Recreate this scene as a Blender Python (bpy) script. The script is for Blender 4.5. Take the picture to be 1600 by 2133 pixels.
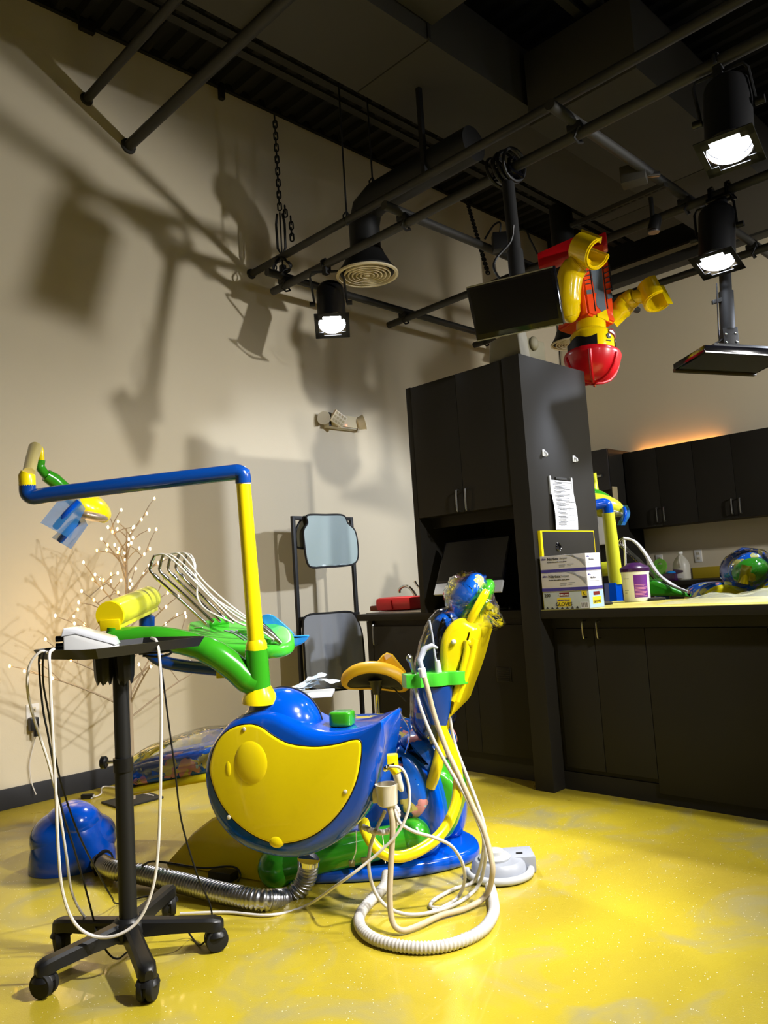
import bpy, bmesh, math, random
from mathutils import Vector, Matrix
V = Vector
random.seed(7)
for o in list(bpy.data.objects): bpy.data.objects.remove(o, do_unlink=True)
scene = bpy.context.scene
COL = scene.collection
PI = math.pi

# ------------------------------------------------------------------ camera
F_PX = 1631.0
CAM_H = 1.10
YAW, PITCH, ROLL = math.radians(44.894), math.radians(5.327), math.radians(-3.714)
_d = V((math.cos(PITCH)*math.sin(YAW), math.cos(PITCH)*math.cos(YAW), math.sin(PITCH)))
_r = V((math.cos(YAW), -math.sin(YAW), 0)); _u = _r.cross(_d)
CR = math.cos(ROLL)*_r + math.sin(ROLL)*_u
CU = -math.sin(ROLL)*_r + math.cos(ROLL)*_u
CO = V((0, 0, CAM_H))
cam_data = bpy.data.cameras.new('camera'); cam = bpy.data.objects.new('camera', cam_data); COL.objects.link(cam)
cam_data.sensor_fit = 'HORIZONTAL'; cam_data.sensor_width = 36.0; cam_data.lens = 36.0*F_PX/1600.0
cam_data.clip_start = 0.05; cam_data.clip_end = 100
mw = Matrix((CR, CU, -_d)).transposed().to_4x4(); mw.translation = CO
cam.matrix_world = mw
scene.camera = cam

# ------------------------------------------------------------------ world, lights, exposure
world = bpy.data.worlds.new('world'); scene.world = world; world.use_nodes = True
bg = world.node_tree.nodes['Background']; bg.inputs['Color'].default_value = (0.5, 0.5, 0.52, 1); bg.inputs['Strength'].default_value = 0.05
scene.view_settings.view_transform = 'Standard'; scene.view_settings.look = 'None'
scene.view_settings.gamma = 1.0; scene.view_settings.exposure = 0.36
scene.view_settings.use_curve_mapping = False

LP = [260, 130, 95, 450, 380, 280, 440, 460]
# ------------------------------------------------------------------ measuring helpers: a sight line met with a real plane
def ray(px, py): return CR*((px-800)/F_PX) - CU*((py-1066.5)/F_PX) + _d
def D(px, py, d): return CO + ray(px, py)*d
def Z(px, py, z): r = ray(px, py); return CO + r*((z-CAM_H)/r.z)
def X(px, py, x): r = ray(px, py); return CO + r*(x/r.x)
def Y(px, py, y): r = ray(px, py); return CO + r*(y/r.y)
def PL(px, py, p0, n): r = ray(px, py); return CO + r*((p0-CO).dot(n)/r.dot(n))
R0 = V((math.cos(YAW), -math.sin(YAW), 0)); F0 = V((math.sin(YAW), math.cos(YAW), 0)); UP = V((0, 0, 1))

# ------------------------------------------------------------------ materials
def lin(c): return tuple(((x/255)/12.92 if x/255 <= 0.04045 else ((x/255+0.055)/1.055)**2.4) for x in c)
MATS = {}
def mat(name, c, rough=0.4, metal=0.0, coat=0.0, spec=0.5, bump=0.0, bscale=200.0, var=0.0, vscale=5.0, emit=None, es=0.0, trans=0.0, ior=1.45, alpha=1.0):
    m = bpy.data.materials.new(name); m.use_nodes = True; MATS[name] = m
    nt = m.node_tree; b = nt.nodes['Principled BSDF']; c4 = lin(c)+(1,)
    b.inputs['Base Color'].default_value = c4; b.inputs['Roughness'].default_value = rough; b.inputs['Metallic'].default_value = metal
    b.inputs['Coat Weight'].default_value = coat; b.inputs['Coat Roughness'].default_value = 0.05
    b.inputs['Specular IOR Level'].default_value = spec; b.inputs['IOR'].default_value = ior
    b.inputs['Transmission Weight'].default_value = trans; b.inputs['Alpha'].default_value = alpha
    if emit is not None:
        b.inputs['Emission Color'].default_value = lin(emit)+(1,); b.inputs['Emission Strength'].default_value = es
    tc = None
    if bump or var:
        tc = nt.nodes.new('ShaderNodeNewGeometry')
    if var:
        n = nt.nodes.new('ShaderNodeTexNoise'); n.inputs['Scale'].default_value = vscale; n.inputs['Detail'].default_value = 4
        nt.links.new(tc.outputs['Position'], n.inputs['Vector'])
        r = nt.nodes.new('ShaderNodeMapRange'); r.inputs['To Min'].default_value = 1-var; r.inputs['To Max'].default_value = 1+var
        nt.links.new(n.outputs['Fac'], r.inputs['Value'])
        mx = nt.nodes.new('ShaderNodeVectorMath'); mx.operation = 'SCALE'; mx.inputs[0].default_value = c4[:3]
        nt.links.new(r.outputs['Result'], mx.inputs['Scale']); nt.links.new(mx.outputs['Vector'], b.inputs['Base Color'])
    if bump:
        n2 = nt.nodes.new('ShaderNodeTexNoise'); n2.inputs['Scale'].default_value = bscale; n2.inputs['Detail'].default_value = 3
        nt.links.new(tc.outputs['Position'], n2.inputs['Vector'])
        bp = nt.nodes.new('ShaderNodeBump'); bp.inputs['Strength'].default_value = bump; bp.inputs['Distance'].default_value = 0.002
        nt.links.new(n2.outputs['Fac'], bp.inputs['Height']); nt.links.new(bp.outputs['Normal'], b.inputs['Normal'])
    return m

mat('wall', (215, 204, 178), 0.75, bump=0.15, bscale=120, var=0.03, vscale=1.5)
mat('black_cab', (40, 38, 34), 0.42, spec=0.1, bump=0.06, bscale=300, var=0.12, vscale=3)
mat('black_cab_edge', (16, 14, 12), 0.5)
mat('gap', (4, 4, 4), 0.8)
mat('black_metal', (26, 26, 26), 0.5, spec=0.4)
mat('pipe', (44, 43, 40), 0.55, var=0.2, vscale=8)
mat('deck', (16, 16, 16), 0.75)
mat('joist', (40, 39, 36), 0.7)
mat('duct', (60, 58, 52), 0.75, var=0.08, vscale=2)
mat('baseboard', (30, 31, 36), 0.55)
mat('black_plastic', (20, 20, 21), 0.38, spec=0.5)
mat('black_rubber', (18, 18, 18), 0.7)
mat('black_gloss', (8, 8, 12), 0.12, spec=0.6)
mat('screen', (6, 6, 10), 0.18, spec=0.5)
mat('screen_grey', (52, 54, 62), 0.25, spec=0.5)
mat('blue', (0, 76, 192), 0.16, coat=0.6)
mat('blue_dark', (8, 62, 140), 0.22, coat=0.5)
mat('blue_light', (40, 140, 225), 0.2, coat=0.4)
mat('yellow', (242, 218, 14), 0.24, coat=0.3)
mat('yellow_pale', (214, 214, 50), 0.28, coat=0.3)
mat('green', (52, 150, 28), 0.2, coat=0.6)
mat('green_light', (70, 190, 50), 0.25, coat=0.4)
mat('chrome', (225, 225, 225), 0.08, metal=1.0)
mat('steel', (170, 170, 170), 0.28, metal=1.0)
mat('alu', (185, 185, 190), 0.32, metal=1.0)
mat('white', (232, 232, 230), 0.35)
mat('white_gloss', (238, 240, 245), 0.18, coat=0.5)
mat('offwhite', (212, 204, 182), 0.5)
mat('cream', (228, 214, 176), 0.4)
mat('hose_grey', (196, 192, 186), 0.42)
mat('hose_tan', (184, 168, 138), 0.45)
mat('cable_white', (222, 216, 208), 0.45)
mat('cable_black', (14, 14, 15), 0.45)
mat('grey_plastic', (152, 156, 166), 0.38)
mat('grey_light', (180, 182, 184), 0.4)
mat('apron_grey', (146, 150, 156), 0.6, bump=0.2, bscale=40)
mat('apron_mint', (176, 196, 196), 0.32, bump=0.6, bscale=25)
mat('apron_back', (112, 106, 82), 0.6)
mat('red', (206, 18, 30), 0.3, coat=0.4)
mat('red_case', (200, 26, 34), 0.4, bump=0.1, bscale=80)
mat('orange_red', (236, 72, 22), 0.22, coat=0.6)
mat('toy_yellow', (240, 205, 10), 0.16, coat=0.8)
mat('toy_grey', (92, 102, 112), 0.3)
mat('seat_yellow', (216, 168, 24), 0.4, bump=0.1, bscale=60)
mat('paper', (236, 238, 244), 0.7)
mat('ink', (60, 60, 66), 0.8)
mat('ink_light', (150, 152, 160), 0.8)
mat('box_grey', (206, 202, 204), 0.6)
mat('box_white', (238, 238, 246), 0.6)
mat('purple', (62, 52, 140), 0.5)
mat('purple_label', (104, 34, 132), 0.45)
mat('purple_lid', (54, 18, 66), 0.3, coat=0.3)
mat('glove_box', (178, 186, 188), 0.5)
mat('glove_box_blue', (160, 190, 216), 0.45)
mat('label_yellow', (228, 206, 40), 0.5)
mat('label_red', (110, 22, 20), 0.5)
mat('black', (10, 10, 10), 0.6)
mat('bark', (168, 150, 124), 0.7)
mat('fairy', (255, 220, 160), 0.4, emit=(255, 214, 150), es=10.0)
mat('fairy_warm', (255, 205, 120), 0.4, emit=(255, 190, 80), es=12.0)
mat('led_red', (255, 90, 70), 0.4, emit=(255, 90, 70), es=6.0)
mat('lamp_glow', (255, 255, 255), 0.3, emit=(232, 240, 255), es=60.0)
mat('lamp_glow_dim', (255, 255, 255), 0.3, emit=(240, 244, 255), es=16.0)
mat('counter_yellow', (214, 200, 96), 0.35)
mat('backsplash', (206, 180, 44), 0.4)
mat('tan_label', (198, 182, 140), 0.6)
mat('foil_bag', (190, 188, 120), 0.3)
mat('pouch', (206, 222, 238), 0.3, coat=0.2)
mat('pouch_tan', (222, 196, 170), 0.4)
mat('tape_red', (196, 40, 36), 0.5)
mat('brass', (200, 170, 90), 0.3, metal=1.0)
mat('pink', (226, 150, 170), 0.3)
mat('jug', (226, 222, 206), 0.35, trans=0.35)
mat('grey_dim', (124, 120, 106), 0.55)
mat('lead', (70, 60, 40), 0.5)

def clear_film(name, tint=(255, 255, 255), amount=0.22, rough=0.12, bump=0.8, bscale=22):
    m = bpy.data.materials.new(name); m.use_nodes = True; MATS[name] = m; nt = m.node_tree
    for n in list(nt.nodes): nt.nodes.remove(n)
    out = nt.nodes.new('ShaderNodeOutputMaterial'); mix = nt.nodes.new('ShaderNodeMixShader')
    tr = nt.nodes.new('ShaderNodeBsdfTransparent'); tr.inputs['Color'].default_value = lin(tint)+(1,)
    gl = nt.nodes.new('ShaderNodeBsdfGlossy'); gl.inputs['Roughness'].default_value = rough; gl.inputs['Color'].default_value = (1, 1, 1, 1)
    fr = nt.nodes.new('ShaderNodeFresnel'); fr.inputs['IOR'].default_value = 1.5
    ad = nt.nodes.new('ShaderNodeMath'); ad.operation = 'MULTIPLY_ADD'; ad.inputs[1].default_value = 1.0; ad.inputs[2].default_value = amount*0.25
    g = nt.nodes.new('ShaderNodeNewGeometry'); no = nt.nodes.new('ShaderNodeTexNoise'); no.inputs['Scale'].default_value = bscale; no.inputs['Detail'].default_value = 2
    bp = nt.nodes.new('ShaderNodeBump'); bp.inputs['Strength'].default_value = bump; bp.inputs['Distance'].default_value = 0.02
    L = nt.links.new
    L(g.outputs['Position'], no.inputs['Vector']); L(no.outputs['Fac'], bp.inputs['Height'])
    L(bp.outputs['Normal'], gl.inputs['Normal']); L(bp.outputs['Normal'], fr.inputs['Normal'])
    L(fr.outputs['Fac'], ad.inputs[0]); L(ad.outputs['Value'], mix.inputs['Fac']); L(tr.outputs['BSDF'], mix.inputs[1]); L(gl.outputs['BSDF'], mix.inputs[2]); L(mix.outputs['Shader'], out.inputs['Surface'])
    return m
clear_film('clear_film', (248, 250, 253), 0.2, rough=0.08, bump=0.35, bscale=16)
mat('blue_film', (70, 150, 222), 0.15, coat=0.5, alpha=0.62)

def print_vinyl(name):      # blue upholstery printed with loose pink, cream and white blots
    m = mat(name, (20, 84, 190), 0.2, coat=0.4); nt = m.node_tree; b = nt.nodes['Principled BSDF']; L = nt.links.new
    tc = nt.nodes.new('ShaderNodeTexCoord')
    prev = None
    base = lin((16, 92, 196))+(1,)
    for i, (sc, th, col, off) in enumerate(((7.0, 0.27, (226, 150, 150), 0), (8.0, 0.30, (222, 206, 110), 3.3), (13.0, 0.14, (190, 220, 230), 7.1), (16.0, 0.1, (20, 30, 60), 5.1))):
        mp = nt.nodes.new('ShaderNodeMapping'); mp.inputs['Location'].default_value = (off, off*0.7, off*1.3)
        vo = nt.nodes.new('ShaderNodeTexVoronoi'); vo.inputs['Scale'].default_value = sc; vo.inputs['Randomness'].default_value = 1.0
        no = nt.nodes.new('ShaderNodeTexNoise'); no.inputs['Scale'].default_value = sc*2.2
        L(tc.outputs['Object'], mp.inputs['Vector']); L(mp.outputs['Vector'], no.inputs['Vector'])
        mm = nt.nodes.new('ShaderNodeVectorMath'); mm.operation = 'MULTIPLY_ADD'; mm.inputs[1].default_value = (0.12, 0.12, 0.12)
        L(no.outputs['Color'], mm.inputs[0]); L(mp.outputs['Vector'], mm.inputs[2]); L(mm.outputs['Vector'], vo.inputs['Vector'])
        lt = nt.nodes.new('ShaderNodeMath'); lt.operation = 'LESS_THAN'; lt.inputs[1].default_value = th
        L(vo.outputs['Distance'], lt.inputs[0])
        mx = nt.nodes.new('ShaderNodeMix'); mx.data_type = 'RGBA'
        L(lt.outputs['Value'], mx.inputs['Factor'])
        if prev is None: mx.inputs['A'].default_value = base
        else: L(prev, mx.inputs['A'])
        mx.inputs['B'].default_value = lin(col)+(1,)
        prev = mx.outputs['Result']
    L(prev, b.inputs['Base Color']); return m
print_vinyl('print_vinyl')

def floor_mat():
    m = mat('floor', (206, 180, 34), 0.22, coat=0.35); nt = m.node_tree; b = nt.nodes['Principled BSDF']; L = nt.links.new
    g = nt.nodes.new('ShaderNodeNewGeometry')
    n1 = nt.nodes.new('ShaderNodeTexNoise'); n1.inputs['Scale'].default_value = 1.1; n1.inputs['Detail'].default_value = 5; n1.inputs['Distortion'].default_value = 0.8
    n2 = nt.nodes.new('ShaderNodeTexNoise'); n2.inputs['Scale'].default_value = 2.6; n2.inputs['Detail'].default_value = 6; n2.inputs['Distortion'].default_value = 1.2
    n3 = nt.nodes.new('ShaderNodeTexNoise'); n3.inputs['Scale'].default_value = 240; n3.inputs['Detail'].default_value = 2
    for n in (n1, n2, n3): L(g.outputs['Position'], n.inputs['Vector'])
    r1 = nt.nodes.new('ShaderNodeValToRGB'); e = r1.color_ramp.elements
    e[0].position = 0.30; e[0].color = lin((166, 146, 46))+(1,); e[1].position = 0.62; e[1].color = lin((194, 174, 44))+(1,)
    L(n1.outputs['Fac'], r1.inputs['Fac'])
    r2 = nt.nodes.new('ShaderNodeValToRGB'); e = r2.color_ramp.elements
    e[0].position = 0.52; e[0].color = (0, 0, 0, 1); e[1].position = 0.72; e[1].color = (0.85, 0.85, 0.85, 1)
    L(n2.outputs['Fac'], r2.inputs['Fac'])
    mx = nt.nodes.new('ShaderNodeMix'); mx.data_type = 'RGBA'; L(r2.outputs['Color'], mx.inputs['Factor']); L(r1.outputs['Color'], mx.inputs['A']); mx.inputs['B'].default_value = lin((158, 150, 106))+(1,)
    # mica glitter
    vo = nt.nodes.new('ShaderNodeTexVoronoi'); vo.inputs['Scale'].default_value = 90; L(g.outputs['Position'], vo.inputs['Vector'])
    lt = nt.nodes.new('ShaderNodeMath'); lt.operation = 'LESS_THAN'; lt.inputs[1].default_value = 0.13; L(vo.outputs['Distance'], lt.inputs[0])
    sp = nt.nodes.new('ShaderNodeSeparateColor'); L(vo.outputs['Color'], sp.inputs['Color'])
    gt = nt.nodes.new('ShaderNodeMath'); gt.operation = 'GREATER_THAN'; gt.inputs[1].default_value = 0.66; L(sp.outputs['Red'], gt.inputs[0])
    mu = nt.nodes.new('ShaderNodeMath'); mu.operation = 'MULTIPLY'; L(lt.outputs['Value'], mu.inputs[0]); L(gt.outputs['Value'], mu.inputs[1])
    m2 = nt.nodes.new('ShaderNodeMix'); m2.data_type = 'RGBA'; L(mu.outputs['Value'], m2.inputs['Factor']); L(mx.outputs['Result'], m2.inputs['A']); m2.inputs['B'].default_value = (1, 0.97, 0.8, 1)
    L(m2.outputs['Result'], b.inputs['Base Color'])
    rr = nt.nodes.new('ShaderNodeMapRange'); rr.inputs['To Min'].default_value = 0.2; rr.inputs['To Max'].default_value = 0.42; L(n2.outputs['Fac'], rr.inputs['Value']); L(rr.outputs['Result'], b.inputs['Roughness'])
    bp = nt.nodes.new('ShaderNodeBump'); bp.inputs['Strength'].default_value = 0.25; bp.inputs['Distance'].default_value = 0.002
    L(n3.outputs['Fac'], bp.inputs['Height']); L(bp.outputs['Normal'], b.inputs['Normal'])
floor_mat()

# ------------------------------------------------------------------ mesh building helpers
class MB:
    def __init__(s): s.bm = bmesh.new()
    def box(s, x0, x1, y0, y1, z0, z1, bev=0.0, M=None):
        vs = [s.bm.verts.new((x, y, z)) for x in (x0, x1) for y in (y0, y1) for z in (z0, z1)]
        fs = [s.bm.faces.new([vs[i] for i in f]) for f in ((0, 1, 3, 2), (4, 6, 7, 5), (0, 4, 5, 1), (2, 3, 7, 6), (0, 2, 6, 4), (1, 5, 7, 3))]
        if bev > 0:
            es = list({e for f in fs for e in f.edges})
            r = bmesh.ops.bevel(s.bm, geom=es, offset=bev, segments=2, affect='EDGES', profile=0.6)
            vs = list({v for f in r['faces'] for v in f.verts} | {v for v in vs if v.is_valid})
        if M is not None:
            for v in vs: v.co = M @ v.co
        return s
    def obox(s, c, ax, ay, az, hx, hy, hz, bev=0.0):   # oriented box: centre, unit axes, half sizes
        M = Matrix((ax, ay, az)).transposed().to_4x4(); M.translation = c
        return s.box(-hx, hx, -hy, hy, -hz, hz, bev, M)
    def ring(s, c, a, b, r, n, r2=None):
        r2 = r if r2 is None else r2
        return [s.bm.verts.new(c + a*(r*math.cos(2*PI*i/n)) + b*(r2*math.sin(2*PI*i/n))) for i in range(n)]
    def bridge(s, A, B):
        n = len(A)
        for i in range(n): s.bm.faces.new((A[i], A[(i+1) % n], B[(i+1) % n], B[i]))
    def cap(s, A, flip=False):
        try: s.bm.faces.new(A[::-1] if flip else A)
        except ValueError: pass
    def tube(s, pts, rad, n=10, cap=True, up=None):
        pts = [V(p) for p in pts]; N = len(pts)
        rs = rad if isinstance(rad, (list, tuple)) else [rad]*N
        prev = None; a = None
        for i, p in enumerate(pts):
            t = (pts[min(i+1, N-1)] - pts[max(i-1, 0)])
            if t.length < 1e-9: t = V((0, 0, 1))
            t.normalize()
            if a is None:
                h = up if up is not None else (V((0, 0, 1)) if abs(t.z) < 0.9 else V((1, 0, 0)))
                a = h - t*h.dot(t); a.normalize()
            else:
                a = a - t*a.dot(t)
                if a.length < 1e-6: a = t.orthogonal()
                a.normalize()
            b = t.cross(a)
            R = s.ring(p, a, b, rs[i], n)
            if prev is not None: s.bridge(prev, R)
            elif cap: s.cap(R, True)
            prev = R
        if cap: s.cap(prev)
        return s
    def cyl(s, p0, p1, r0, r1=None, n=20): return s.tube([p0, p1], [r0, r0 if r1 is None else r1], n)
    def lathe(s, c, prof, axis=UP, n=28, sx=1.0, a=None, cap=True):  # prof: [(radius, height)]
        axis = axis.normalized(); a = axis.orthogonal().normalized() if a is None else a; b = axis.cross(a); prev = None
        for k, (r, h) in enumerate(prof):
            R = s.ring(c + axis*h, a, b, max(r, 1e-4), n, max(r, 1e-4)*sx)
            if prev is not None: s.bridge(prev, R)
            elif cap: s.cap(R, True)
            else: first = R
            prev = R
        if cap: s.cap(prev)
        else: s.bridge(prev, first)
        return s
    def ball(s, c, rx, ry=None, rz=None, ax=None, ay=None, az=None, nu=24, nv=14, v0=0.0, v1=1.0):
        ry = rx if ry is None else ry; rz = rx if rz is None else rz
        ax = ax or V((1, 0, 0)); ay = ay or V((0, 1, 0)); az = az or V((0, 0, 1)); prev = None
        for j in range(nv+1):
            t = -PI/2 + PI*(v0 + (v1-v0)*j/nv); cr = max(math.cos(t), 1e-3); sr = math.sin(t)
            R = [s.bm.verts.new(c + ax*(rx*cr*math.cos(2*PI*i/nu)) + ay*(ry*cr*math.sin(2*PI*i/nu)) + az*(rz*sr)) for i in range(nu)]
            if prev is not None: s.bridge(prev, R)
            else: s.cap(R, True)
            prev = R
        s.cap(prev); return s
    def slab(s, outl, nrm, th, r=0.0, seg=4, r2=None, wf=None):   # closed outline (3D points in a plane), thick along -nrm, front rim rounded by r, back rim by r2
        r2 = r if r2 is None else r2
        pts = [V(p) for p in outl]; n = len(pts); nrm = nrm.normalized()
        nn = V((0, 0, 0))
        for i in range(n): nn += (pts[i]-pts[0]).cross(pts[(i+1) % n]-pts[0])
        if nn.dot(nrm) < 0: pts.reverse()
        wt = [1.0 if wf is None else wf(p) for p in pts]
        def inset(dist):
            out = []
            for i in range(n):
                e0 = (pts[i]-pts[i-1]); e1 = (pts[(i+1) % n]-pts[i])
                m = (e0.normalized()+e1.normalized())
                m = m.normalized() if m.length > 1e-6 else e1.normalized()
                out.append(pts[i] + nrm.cross(m)*(dist*wt[i]))
            return out
        prof = []
        for k in range(seg+1):
            if r <= 0: prof.append((0, 0)); break
            a = PI/2*k/seg; prof.append((r*(1-math.sin(a)), -r*(1-math.cos(a))))
        for k in range(seg+1):
            if r2 <= 0: prof.append((0, -th)); break
            a = PI/2*k/seg; prof.append((r2*(1-math.cos(a)), -th + r2*(1-math.sin(a))))
        prev = None; first = None
        for d, h in prof:
            R = [s.bm.verts.new(p + nrm*h) for p in (inset(d) if d > 0 else pts)]
            if prev is not None: s.bridge(R, prev)
            else: first = R
            prev = R
        s.cap(first); s.cap(prev, True); return s
    def grid(s, P, close_u=False):     # P[i][j] points -> quads
        rows = [[s.bm.verts.new(p) for p in r] for r in P]
        for i in range(len(rows)-1):
            n = len(rows[i])
            for j in range(n if close_u else n-1):
                s.bm.faces.new((rows[i][j], rows[i][(j+1) % n], rows[i+1][(j+1) % n], rows[i+1][j]))
        return s
    def poly(s, pts, flip=False):
        s.cap([s.bm.verts.new(p) for p in pts], flip); return s

def crom(pts, k=8, closed=False):
    pts = [V(p) for p in pts]; n = len(pts); out = []
    rng = range(n if closed else n-1)
    for i in rng:
        p0 = pts[(i-1) % n] if (closed or i > 0) else pts[0]*2-pts[1]
        p1 = pts[i]; p2 = pts[(i+1) % n]
        p3 = pts[(i+2) % n] if (closed or i+2 < n) else pts[-1]*2-pts[-2]
        for j in range(k):
            t = j/k
            out.append(0.5*((2*p1)+(p2-p0)*t+(2*p0-5*p1+4*p2-p3)*t*t+(3*p1-p0-3*p2+p3)*t*t*t))
    if not closed: out.append(pts[-1])
    return out

def wloc(o):
    p = V((0, 0, 0))
    while o is not None: p = p + o.location; o = o.parent
    return p
def tag(o, label, cat, group=None, kind=None):
    if label: o['label'] = label
    if cat: o['category'] = cat
    if group: o['group'] = group
    if kind: o['kind'] = kind
    return o
def thing(name, label, cat, loc=(0, 0, 0), group=None, kind=None):
    o = bpy.data.objects.new(name, None); COL.objects.link(o); o.location = loc; o.empty_display_size = 0.05
    return tag(o, label, cat, group, kind)
def part(name, mb, m, parent=None, label=None, sharp=38, origin=None):
    bm = mb.bm; org = wloc(parent) if parent is not None else V((0, 0, 0))
    loc = V((0, 0, 0))
    if bm.verts and (parent is None or origin):
        xs = [v.co for v in bm.verts]
        loc = V((sum(c.x for c in xs)/len(xs), sum(c.y for c in xs)/len(xs), min(c.z for c in xs))) - org
    bmesh.ops.recalc_face_normals(bm, faces=bm.faces)
    for v in bm.verts: v.co -= org + loc
    me = bpy.data.meshes.new(name); bm.to_mesh(me); bm.free()
    me.polygons.foreach_set('use_smooth', [True]*len(me.polygons)); me.set_sharp_from_angle(angle=math.radians(sharp))
    me.materials.append(MATS[m] if isinstance(m, str) else m)
    o = bpy.data.objects.new(name, me); COL.objects.link(o); o.parent = parent; o.location = loc
    if label: o['label'] = label
    return o
def solo(name, mb, m, label, cat, group=None, kind=None): return tag(part(name, mb, m), label, cat, group, kind)
def struct(name, mb, m, parent=None):
    o = part(name, mb, m, parent)
    if parent is None: o['kind'] = 'structure'
    return o
def copy_tree(o, parent=None):
    c = o.copy(); COL.objects.link(c); c.parent = parent
    for ch in list(o.children): copy_tree(ch, c)
    return c
FONT_CACHE = {}
def text(name, s, size, origin, ax, ay, m, parent, depth=0.0006, align='LEFT', lift=0.0):
    cu = bpy.data.curves.new(name, 'FONT'); cu.body = s; cu.size = size; cu.extrude = depth; cu.align_x = align; cu.resolution_u = 2
    t = bpy.data.objects.new(name, cu); COL.objects.link(t)
    bpy.context.view_layer.update()
    me = bpy.data.meshes.new_from_object(t.evaluated_get(bpy.context.evaluated_depsgraph_get()))
    bpy.data.objects.remove(t, do_unlink=True)
    az = ax.cross(ay).normalized(); M = Matrix((ax.normalized(), ay.normalized(), az)).transposed().to_4x4(); M.translation = origin + az*lift - wloc(parent)
    me.transform(M); me.materials.clear(); me.materials.append(MATS[m])
    o = bpy.data.objects.new(name, me); COL.objects.link(o); o.parent = parent
    return o
def rect_on(c, ax, ay, hw, hh, th=0.0015):
    mb = MB(); az = ax.cross(ay).normalized(); mb.obox(c, ax, ay, az, hw, hh, th); return mb
LP_TREE = 1.0
LP_STRIP = 16.0
UZ_TOP = 2.33

# ================================================================== the room
WY, WX = 4.71, 7.68          # left wall plane, right wall plane
NX, NY, DECK = -3.2, -3.6, 4.93
struct('floor', MB().box(NX, WX, NY, WY, -0.1, 0.0), 'floor')
struct('wall_left', MB().box(NX, WX+0.15, WY, WY+0.15, 0, DECK+0.1), 'wall')
struct('wall_right', MB().box(WX, WX+0.15, NY, WY, 0, DECK+0.1), 'wall')
struct('wall_back', MB().box(NX-0.15, WX+0.15, NY-0.15, NY, 0, DECK+0.1), 'wall')
struct('wall_near', MB().box(NX-0.15, NX, NY, WY+0.15, 0, DECK+0.1), 'wall')
mb = MB(); prof = []
x = NX; per = 0.152
while x < WX+0.1:
    prof += [(x, DECK), (x+0.05, DECK), (x+0.07, DECK+0.045), (x+0.132, DECK+0.045)]; x += per
mb.grid([[V((a, NY-0.1, b)) for a, b in prof], [V((a, WY+0.12, b)) for a, b in prof]])
mb.box(NX-0.15, WX+0.15, NY-0.15, WY+0.15, DECK+0.05, DECK+0.15)
struct('ceiling', mb, 'deck')
struct('baseboard_left', MB().box(NX, 3.6, WY-0.015, WY, 0, 0.112, 0.004), 'baseboard')
struct('baseboard_right', MB().box(WX-0.015, WX, NY, 2.0, 0, 0.112, 0.004), 'baseboard')
struct('trim_2', MB().box(NX, WX, WY-0.03, WY, DECK-0.012, DECK+0.06), 'deck')
struct('trim_1', MB().box(WX-0.05, WX, NY, WY, 4.33, DECK), 'deck')     # black painted band under the deck
solo('wall_beam', MB().box(7.30, 7.45, NY, WY-0.02, 4.02, 4.13, 0.01), 'pipe', 'black steel beam running high along the right wall', 'beam')

# ------------------------------------------------------------------ joists under the deck
def joist(y, label):
    t = thing('roof_joist', label, 'joist', (2, y, 4.5), 'black roof joists under the deck')
    for s in (-1, 1): part('chord', MB().box(NX, WX, y+s*0.055-0.03, y+s*0.055+0.03, 4.56, 4.58), 'joist', t)
    mb = MB(); k = 0; x = NX
    while x < WX-0.6:
        mb.tube([(x, y, 4.58), (x+0.3, y, 4.92), (x+0.6, y, 4.58)], 0.01, 6); x += 0.6
    part('web_rods', mb, 'joist', t)
    part('top_chord', MB().box(NX, WX, y-0.06, y+0.06, 4.9, 4.93), 'joist', t)
joist(3.82, 'black roof joist between the left wall and the wide flat duct')
joist(2.2, 'black roof joist on the camera side of the wide flat duct')
joist(0.6, 'black roof joist nearest the right edge of the photo')

# ------------------------------------------------------------------ ducts
t = thing('air_duct', 'wide flat charcoal air duct running across the whole ceiling', 'duct', (3, 3, 4.2))
x = -1.2
while x < 6.8:
    x2 = min(x+1.5, 6.9)
    part('duct_section', MB().box(x+0.004, x2-0.004, 2.70, 3.31, 4.2, 4.62, 0.008), 'duct', t); x = x2
for xx in (0.3, 1.8, 3.3, 4.8, 6.3): part('seam_flange', MB().box(xx-0.012, xx+0.012, 2.69, 3.32, 4.21, 4.63), 'joist', t)
q = Z(884, 66, 4.3)
t = thing('branch_duct', 'dark branch duct joining the wide flat duct at the top', 'duct', (q.x-0.3, 1.9, 4.3))
part('duct_section', MB().box(q.x-0.7, q.x, 1.9, 2.69, 4.3, 4.6, 0.008), 'duct', t)
part('duct_section', MB().box(q.x-0.7, q.x, 0.4, 1.89, 4.3, 4.6, 0.008), 'duct', t)
q = Z(1571, 639, 4.0); q.x = min(q.x, 7.2); q.y = min(q.y, 2.65)
t = thing('supply_duct', 'big black boxed duct behind the hanging screen at the right', 'duct', (q.x-1.2, q.y-0.4, 4.0))
part('duct_section', MB().box(q.x-1.5, q.x, q.y-0.75, q.y, 4.0, 4.5, 0.008), 'duct', t)
part('duct_section', MB().box(q.x-3.0, q.x-1.51, q.y-0.75, q.y, 4.0, 4.5, 0.008), 'duct', t)

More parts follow.
